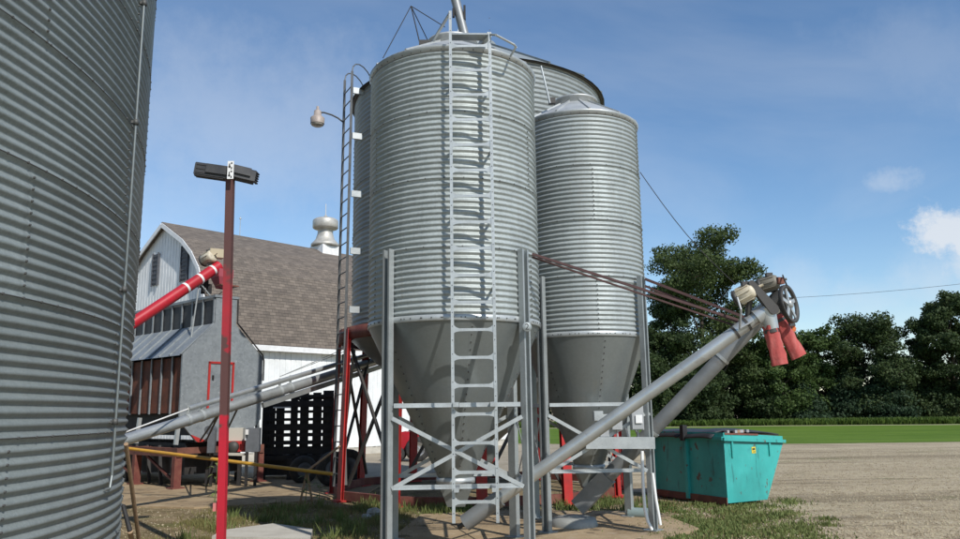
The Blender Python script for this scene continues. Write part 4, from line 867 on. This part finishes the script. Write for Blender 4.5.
for D in (20.5, 21.4):
    p, q = rkp(258, 470, D), rkp(345, 470, D); b = MB(); b.box(((p.x + q.x) / 2, D, .33), (q.x - p.x, .05, .4)); b.build('skirt_board', black_m, rk)
b = MB(); b.box(rkp(282, 407.5, 20.5), (.45, .03, .035)); b.build('light_strip', white_t, rk)
for (x, y, r_) in ((303, 482, .33), (333, 485, .40), (347, 484, .42)):
    c = gnd(x, y + 2); c.z = r_
    b = MB(); b.lathe([(r_ * .55, -.1), (r_ * .9, -.11), (r_, -.07), (r_, .07), (r_ * .9, .11), (r_ * .55, .1)], 28, c=c, axis=(.5, -.86, 0)); w_ = b.build('tyre', rubber, rk)
    b = MB(); b.lathe([(0, -.04), (r_ * .3, -.05), (r_ * .55, -.1), (r_ * .56, .1), (r_ * .3, .05), (0, .04)], 20, c=c, axis=(.5, -.86, 0)); b.build('rim', dgreybox, w_)
for x in (238, 262, 290):
    p = rkp(x, 470, 20.3); b = MB(); b.box((p.x, p.y, .27), (.14, .14, .54)); b.build('support_block', black_m, rk)

# small green tractor behind the tank ladder
tp = gnd(345, 453); tr = thing('lawn_tractor', (tp.x, tp.y, 0), 'small green tractor with yellow wheel rims seen behind the red tank legs', 'tractor')
def wheel(c, r_, w, rimm, root, axis=(.3, -.95, 0)):
    b = MB(); b.lathe([(r_ * .58, -w / 2), (r_ * .92, -w / 2), (r_, -w * .3), (r_, w * .3), (r_ * .92, w / 2), (r_ * .58, w / 2)], 28, c=c, axis=axis); o = b.build('wheel', rubber, root)
    b = MB(); b.lathe([(0, w * .2), (r_ * .2, w * .25), (r_ * .5, w * .1), (r_ * .6, w * .5), (r_ * .6, -w * .5), (0, -w * .2)], 22, c=c, axis=axis); b.build('rim', rimm, o)
x_, y_ = tp.x, tp.y
wheel((x_ - .45, y_, .33), .30, .2, yel_p, tr); wheel((x_ + .45, y_ + .15, .42), .42, .25, yel_p, tr)
wheel((x_ - .45, y_ + .8, .33), .30, .2, yel_p, tr); wheel((x_ + .45, y_ + .95, .42), .42, .25, yel_p, tr)
b = MB(); b.prism([(-.75, .35), (.1, .35), (.1, .85), (-.7, .78)], (x_, y_ + .25, 0), V(1, 0, 0), V(0, 0, 1), V(0, 1, 0), .5); b.build('hood', green_p, tr)
b = MB(); b.prism([(.1, .4), (.85, .4), (.85, .75), (.6, .78), (.4, .5), (.1, .5)], (x_, y_ + .1, 0), V(1, 0, 0), V(0, 0, 1), V(0, 1, 0), .8); b.build('fender', green_p, tr)
b = MB(); b.box((x_ + .55, y_ + .5, .85), (.35, .4, .1)); b.box((x_ + .72, y_ + .5, 1.02), (.08, .4, .35)); b.build('seat', black_m, tr)
b = MB(); b.lathe([(.15, 0), (.17, .012), (.19, 0), (.17, -.012), (.15, 0)], 16, c=(x_ + .18, y_ + .5, 1.0), axis=(.5, 0, .85)); b.tube((x_ + .05, y_ + .5, .8), (x_ + .18, y_ + .5, 1.0), .02, n=6); b.build('steering_wheel', black_m, tr)

# small red tractor glimpsed behind the hopper
tp = gnd(409, 462); tk = thing('garden_tractor', (tp.x, tp.y, 0), 'small red tractor parked in the yard behind the laddered bin', 'tractor')
x_, y_ = tp.x, tp.y
wheel((x_ - .42, y_, .27), .27, .2, chrome, tk, axis=(.2, -.98, 0)); wheel((x_ + .28, y_ + .1, .42), .42, .26, chrome, tk, axis=(.2, -.98, 0)); wheel((x_ - .42, y_ + .8, .27), .27, .2, chrome, tk); wheel((x_ + .28, y_ + .9, .42), .42, .26, chrome, tk)
b = MB(); b.prism([(-.7, .4), (0, .4), (0, 1.0), (-.2, 1.02), (-.62, .92), (-.7, .8)], (x_, y_ + .25, 0), V(1, 0, 0), V(0, 0, 1), V(0, 1, 0), .5); b.build('hood', red_br, tk)
b = MB(); b.prism([(-.05, .45), (.65, .45), (.7, .8), (.55, .98), (.15, .98), (.0, .8)], (x_, y_ + .22, 0), V(1, 0, 0), V(0, 0, 1), V(0, 1, 0), .6); b.build('fender', red_br, tk)
b = MB(); b.box((x_ + .35, y_ + .5, 1.02), (.34, .4, .1)); b.box((x_ + .52, y_ + .5, 1.2), (.08, .4, .34)); b.build('seat', black_m, tk)
b = MB(); b.tube((x_ - .62, y_ + .24, .85), (x_ - .62, y_ + .2, .85), .07, n=12); b.build('headlight', white_t, tk)
b = MB(); b.tube((x_ - .1, y_ + .5, .95), (x_ + .08, y_ + .5, 1.25), .02, n=6); b.lathe([(.14, 0), (.16, .012), (.18, 0), (.16, -.012), (.14, 0)], 16, c=(x_ + .08, y_ + .5, 1.25), axis=(.5, 0, .85)); b.build('steering_wheel', black_m, tk)

# red and orange jug below the boot brace
p = gnd(490, 474); jg = thing('feed_bucket', (p.x, p.y, 0), 'red and tan plastic container standing in the yard beyond the laddered bin', 'container')
zt_ = at(490, 454, p.y).z; zm = at(490, 461, p.y).z
b = MB(); b.lathe([(.11, .0), (.14, .12), (.15, zm - .02), (.0, zm - .02)], 18, c=(p.x, p.y, 0)); b.build('pail', mat('tan_plastic', (.42, .22, .07), .6, 0, (.33, .15, .05), 8), jg)
b = MB(); b.lathe([(.152, zm - .03), (.16, zm), (.16, zt_ - .04), (.12, zt_), (0, zt_)], 18, c=(p.x, p.y, 0)); b.build('red_lid', red_br, jg)

# far power line
pw = thing('power_line', (60, 130, 0), 'faint overhead wire between wooden poles far beyond the trees', 'power line')
w0, w1 = at(700, 302, 95), at(1120, 262, 95)
b = MB(); pts_ = [w0 + (w1 - w0) * (i / 10 * 1.0) - V(0, 0, .9 * math.sin(math.pi * i / 10)) for i in range(11)]; b.path(pts_, .022, 5); b.build('wire', black_m, pw)
for q in (w0, w1):
    b = MB(); b.tube((q.x, q.y, 0), (q.x, q.y, q.z + .3), .16, .11, 10); b.build('utility_pole', bark, pw)

# ------------------------------------------------------------------ vegetation
def leaf_mesh(name, centres, radii, n, size, m, flat=.0):
    """n small leaf-clump faces through ellipsoids; centres (k,3), radii (k,3)"""
    C = np.array(centres); RR = np.array(radii); vol = RR.prod(1) ** .8; k = np.random.choice(len(C), n, p=vol / vol.sum())
    d = np.random.normal(size=(n, 3)); d /= np.linalg.norm(d, axis=1)[:, None]; r = np.random.uniform(.3, 1, n) ** .6 * np.random.uniform(.85, 1.22, n)
    P = C[k] + d * RR[k] * r[:, None] + np.random.normal(scale=size * .35, size=(n, 3))
    a = np.random.normal(size=(n, 3)); a[:, 2] *= .6; nv = d + .9 * a; nv /= np.linalg.norm(nv, axis=1)[:, None]
    t = np.cross(nv, np.random.normal(size=(n, 3))); t /= np.linalg.norm(t, axis=1)[:, None] + 1e-9; bb = np.cross(nv, t)
    s = size * np.random.uniform(.55, 1.3, n)[:, None]
    quad = np.stack([P - t * s * .5, P + bb * s * .34 + nv * s * .12, P + t * s * .55, P - bb * s * .34 + nv * s * .1], 1).reshape(-1, 3)
    me = bpy.data.meshes.new(name); me.vertices.add(4 * n); me.vertices.foreach_set('co', quad.astype(np.float32).ravel())
    me.loops.add(4 * n); me.loops.foreach_set('vertex_index', np.arange(4 * n, dtype=np.int32)); me.polygons.add(n)
    me.polygons.foreach_set('loop_start', np.arange(0, 4 * n, 4, dtype=np.int32)); me.update(calc_edges=True); me.materials.append(m); return me
def tree(loc, H, Wd, m, label, n=9000, base=.06, seed=0, size=.5, kind='broad'):
    rs = random.Random(seed); np.random.seed(seed + 11)
    root = thing('tree', loc, label, 'tree', 'trees beyond the lawn'); x, y, _ = loc
    b = MB(); pts = [V(x, y, 0)]; q = V(x, y, 0)
    for i in range(6):
        q = q + V(rs.uniform(-.25, .25), rs.uniform(-.25, .25), H * .14); pts.append(q)
    r = H * .022
    for i in range(6): b.tube(pts[i], pts[i + 1], r * (1 - i / 7), r * (1 - (i + 1) / 7), 8, caps=False)
    cs, rr = [], []
    if kind == 'conifer':
        for i in range(16):
            f = i / 15; z = H * (.05 + .9 * f); w = Wd * .5 * (1 - f) ** .75 + .25
            for j in range(3):
                a = rs.uniform(0, 6.28); cs.append((x + w * .45 * math.cos(a), y + w * .45 * math.sin(a), z)); rr.append((w * .7, w * .7, H * .055))
    else:
        nl = 24
        for i in range(nl):
            f = (i + .5) / nl; z = H * (base + .1 + (.84 - base) * f); w = Wd * .5 * math.sin(math.pi * min(.97, .18 + .76 * f)) ** .7; a = i * 2.4 + rs.uniform(-.5, .5); k = rs.uniform(.35, .85)
            c = (x + w * k * math.cos(a), y + w * k * math.sin(a), z + rs.uniform(-.07, .06) * H); s = Wd * rs.uniform(.10, .19)
            cs.append(c); rr.append((s, s, s * rs.uniform(.55, .8)))
            st = pts[min(5, 1 + int(f * 5))]; b.tube(st, c, r * .4 * (1 - f * .6), r * .1, 6, caps=False)
            for _ in range(5):
                a2 = rs.uniform(0, 6.28); c2 = (c[0] + s * 1.1 * math.cos(a2), c[1] + s * 1.1 * math.sin(a2), c[2] + rs.uniform(-.6, .8) * s); cs.append(c2); s2 = s * rs.uniform(.35, .75); rr.append((s2, s2, s2 * .7)); b.tube(c, c2, r * .1, r * .04, 5, caps=False)
        if base < .1:
            for i in range(7):
                a = rs.uniform(0, 6.28); s = Wd * rs.uniform(.14, .2); cs.append((x + Wd * .34 * math.cos(a), y + Wd * .3 * math.sin(a), s * .6 + H * rs.uniform(.02, .18))); rr.append((s, s, s * .8))
    b.build('trunk', bark, root, recalc=False)
    me = leaf_mesh('crown', np.array(cs) - np.array(loc), rr, int(n * 3.2), size * .52, m); o = bpy.data.objects.new('crown', me); COL.objects.link(o); o.parent = root; return root
def tr_px(px, top, D, wpx, m, label, **k):
    p = at(px, top, D); return tree((p.x, D, 0), p.z, wpx / F_PX * D, m, label, **k)
tr_px(700, 238, 82, 124, leafA, 'tallest open crowned cottonwood rising above the auger head', n=15000, base=.14, seed=64, size=.52)
tr_px(668, 300, 80, 60, leafB, 'dark leafy tree beside the tall cottonwood, half hidden by the slimmer bin', n=8000, seed=5)
tr_px(735, 345, 84, 70, leafB, 'low dark broadleaf tree directly behind the inclined auger tubes', n=9000, seed=8)
tr_px(778, 332, 80, 62, leafC, 'rounded mid green tree behind the hanging red spouts', n=9000, seed=12)
tr_px(815, 328, 84, 64, leafC, 'mid green tree with a flat top filling the middle of the windbreak', n=9000, seed=14)
tr_px(868, 312, 82, 88, leafB, 'broad dark tree with a domed crown standing over the crop strip', n=13000, seed=17)
tr_px(845, 370, 82, 60, leafD, 'short dense conifer tucked beneath the domed tree', n=7000, seed=19, kind='conifer')
tr_px(880, 352, 80, 56, leafD, 'dark pointed conifer in front of the domed tree', n=8000, seed=21, kind='conifer')
tr_px(940, 299, 80, 76, leafB, 'tall dark tree with ragged crown at the open end of the windbreak', n=13000, base=.1, seed=23)
tr_px(908, 372, 84, 40, leafB, 'small bushy tree filling the gap in the windbreak', n=5000, seed=29)
tr_px(985, 330, 82, 70, leafC, 'tree just past the ragged crowned one with a lower rounded top', n=7000, seed=31)
tr_px(760, 372, 80, 55, leafB, 'low bushy tree at the foot of the windbreak near the red spouts', n=7000, seed=33)
tr_px(800, 380, 80, 48, leafD, 'small dark evergreen at the foot of the windbreak', n=6000, seed=35, kind='conifer')
tr_px(700, 372, 79, 60, leafB, 'thick undergrowth tree below the tall cottonwood', n=7000, seed=37)
tr_px(640, 350, 80, 70, leafB, 'windbreak tree mostly hidden behind the slimmer bin hopper', n=6000, seed=39)
tr_px(590, 360, 84, 70, leafC, 'windbreak tree seen only between the hopper legs', n=5000, seed=41)
tr_px(930, 385, 81, 60, leafB, 'low shrubby tree below the ragged crowned one', n=6000, seed=43)
tr_px(1050, 310, 84, 90, leafB, 'broad tree continuing the windbreak past the ragged crowned one', n=7000, seed=45)
tr_px(540, 365, 90, 80, leafB, 'windbreak tree hidden behind the hopper bins', n=4000, seed=47)

def blades(name, n, region, hmin, hmax, w, m, seed, dens=None):
    """n grass blades over a polygon-ish sampler region() -> (x, y)"""
    rs = np.random.RandomState(seed); xy = np.array([region(rs) for _ in range(n)]); h = rs.uniform(hmin, hmax, n) * rs.uniform(.5, 1, n)
    a = rs.uniform(0, 6.283, n); lean = rs.uniform(.1, .7, n) * h; z0 = np.full(n, .0)
    t = np.stack([np.cos(a), np.sin(a), 0 * a], 1) * (w * rs.uniform(.6, 1.4, n))[:, None] * .5; l = rs.uniform(0, 6.283, n); ld = np.stack([np.cos(l) * lean, np.sin(l) * lean, h], 1)
    p = np.column_stack([xy, z0]); quad = np.stack([p - t, p + t, p + ld * .6 + t * .7, p + ld * .6 - t * .7, p + ld], 1)
    vv = quad.reshape(-1, 3); me = bpy.data.meshes.new(name); idx = np.arange(n) * 5
    faces = np.concatenate([np.stack([idx, idx + 1, idx + 2, idx + 3], 1).ravel(), np.stack([idx + 3, idx + 2, idx + 4], 1).ravel()]).astype(np.int32)
    me.vertices.add(5 * n); me.vertices.foreach_set('co', vv.astype(np.float32).ravel()); me.loops.add(7 * n); me.loops.foreach_set('vertex_index', faces); me.polygons.add(2 * n)
    me.polygons.foreach_set('loop_start', np.concatenate([np.arange(n) * 4, 4 * n + np.arange(n) * 3]).astype(np.int32)); me.update(calc_edges=True); me.materials.append(m)
    o = bpy.data.objects.new(name, me); COL.objects.link(o); return o
def rect_clumps(spots, rad):
    def f(rs):
        i = rs.randint(len(spots)); x, y = spots[i][:2]; r = spots[i][2] if len(spots[i]) > 2 else rad; a = rs.uniform(0, 6.283); q = r * abs(rs.normal()) * .75; return (x + q * math.cos(a), y + q * math.sin(a))
    return f
G = lambda x, y: tuple(gnd(x, y).xy)
rs_ = random.Random(4)
left_sp = [(rs_.uniform(-4.6, -1.2), rs_.uniform(9.6, 14.6), rs_.uniform(.15, .5)) for _ in range(70)]
tag(blades('dry_grass', 22000, rect_clumps(left_sp, .4), .02, .12, .010, dry_m, 5), 'patchy dry grass and straw around the pole foot', 'grass', kind='stuff')
left_g = [(rs_.uniform(-4.4, -1.3), rs_.uniform(10.5, 14.5), rs_.uniform(.08, .3)) for _ in range(22)] + [(*G(360 + 8 * i, 512 - (i % 3) * 3), .3) for i in range(9)]
tag(blades('green_weeds', 2600, rect_clumps(left_g, .3), .05, .28, .014, weed_m, 6), 'dark green weeds between the pole and the red tank legs', 'weeds', kind='stuff')
def stones(name, n, region, rmin, rmax, m, seed, label):
    rs = np.random.RandomState(seed); xy = np.array([region(rs) for _ in range(n)]); r = rs.uniform(rmin, rmax, n) * rs.uniform(.6, 1, n)
    oc = np.array([(1, 0, 0), (0, 1, 0), (-1, 0, 0), (0, -1, 0), (0, 0, .7), (0, 0, -.5)], float); v = oc[None] * rs.uniform(.6, 1.2, (n, 6, 1)); a = rs.uniform(0, 6.28, n); ca, sa = np.cos(a)[:, None], np.sin(a)[:, None]
    v = np.stack([v[..., 0] * ca - v[..., 1] * sa, v[..., 0] * sa + v[..., 1] * ca, v[..., 2]], -1) * r[:, None, None]; v[..., :2] += xy[:, None]; v[..., 2] += (r * .2)[:, None]
    tri = np.array([(0, 1, 4), (1, 2, 4), (2, 3, 4), (3, 0, 4), (1, 0, 5), (2, 1, 5), (3, 2, 5), (0, 3, 5)]); idx = (tri[None] + (np.arange(n) * 6)[:, None, None]).ravel().astype(np.int32)
    me = bpy.data.meshes.new(name); me.vertices.add(6 * n); me.vertices.foreach_set('co', v.astype(np.float32).ravel()); me.loops.add(len(idx)); me.loops.foreach_set('vertex_index', idx); me.polygons.add(8 * n); me.polygons.foreach_set('loop_start', np.arange(0, 24 * n, 3, dtype=np.int32)); me.update(calc_edges=True); me.materials.append(m)
    o = bpy.data.objects.new(name, me); COL.objects.link(o); return tag(o, label, 'gravel', kind='stuff')
stone_m = mat('loose_stone', (.52, .44, .30), .95, 0, (.27, .215, .14), 3.1, .42, .58, layers=[((.6, .55, .45), 5.3, .58, .66, .8, (1, 1, 1))], spec=.1)
def yard(rs):
    y = 9.6 + 22 * rs.uniform() ** 1.6; x = y * rs.uniform(.24, .68); return (x, y)
stones('loose_gravel', 38000, yard, .006, .024, stone_m, 21, 'loose pale gravel scattered over the yard beyond the dumpster')
def inner(rs):
    y = rs.uniform(8.5, 16); return (y * rs.uniform(-.45, .28), y)
stones('loose_gravel', 14000, inner, .006, .022, stone_m, 22, 'small stones and grit around the bin legs')
right_g = [(*G(rs_.uniform(655, 745), rs_.uniform(503, 536)), rs_.uniform(.15, .5)) for _ in range(46)] + [(*G(rs_.uniform(655, 830), rs_.uniform(515, 545)), rs_.uniform(.1, .4)) for _ in range(36)] + [(*G(rs_.uniform(740, 790), rs_.uniform(500, 520)), .3) for _ in range(10)]
tag(blades('green_weeds', 15000, rect_clumps(right_g, .3), .015, .085, .022, weed_m, 8), 'low green weeds spreading around the teal dumpster', 'weeds', kind='stuff')
tag(blades('dry_grass', 7000, rect_clumps(right_g, .3), .01, .07, .012, dry_m, 12), 'dry straw mixed through the weeds around the dumpster', 'grass', kind='stuff')
mid_g = [(*G(rs_.uniform(548, 650), rs_.uniform(500, 513)), .25) for _ in range(16)] + [(*G(rs_.uniform(425, 470), rs_.uniform(505, 518)), .22) for _ in range(14)]
tag(blades('green_weeds', 4000, rect_clumps(mid_g, .25), .04, .2, .016, weed_m, 9), 'weeds growing under the two hopper bins', 'weeds', kind='stuff')
# tall leafy weed at the pole and by the pipe stand
def weed(x, y, H, n, label, seed):
    rs = random.Random(seed); p = gnd(x, y); root = thing('weed_plant', (p.x, p.y, 0), label, 'weed')
    b = MB(); b.tube(p, p + V(.03, 0, H), .010, .004, 6); b.build('stem', weed_m, root, recalc=False)
    for i in range(n):
        a = i * 2.4; z = H * (.35 + .65 * i / n); ln = rs.uniform(.14, .26); d = V(math.cos(a), math.sin(a), .35).normalized(); s = d.cross(V(0, 0, 1)).normalized(); q = p + V(0, 0, z); b = MB()
        b.add([q, q + d * ln * .45 + s * .025, q + d * ln * .45 - s * .025, q + d * ln - V(0, 0, .08)], [(0, 1, 3, 2)]); b.build('leaf', weed_m, root, recalc=False)
weed(213, 524, .95, 11, 'single tall weed with drooping leaves beside the red pole', 2)
weed(305, 508, .62, 9, 'thin tall weed growing by the yellow pipe stand', 3)
weed(318, 512, .5, 8, 'short leafy weed beside the yellow pipe stand', 5)
# crop strip at the far edge of the lawn
def strip(rs):
    x = rs.uniform(-2, 75); y0 = np.interp(x, [-5, 5, 28.8, 41, 60, 240], [79, 78, 74.2, 70.5, 69.5, 70.5]) + .3; return (x, y0 + 6 * rs.uniform() ** 1.5)
tag(blades('crop_rows', 60000, strip, .5, .75, .2, crop_m, 10), 'low green crop strip between lawn and windbreak', 'crop', kind='stuff')
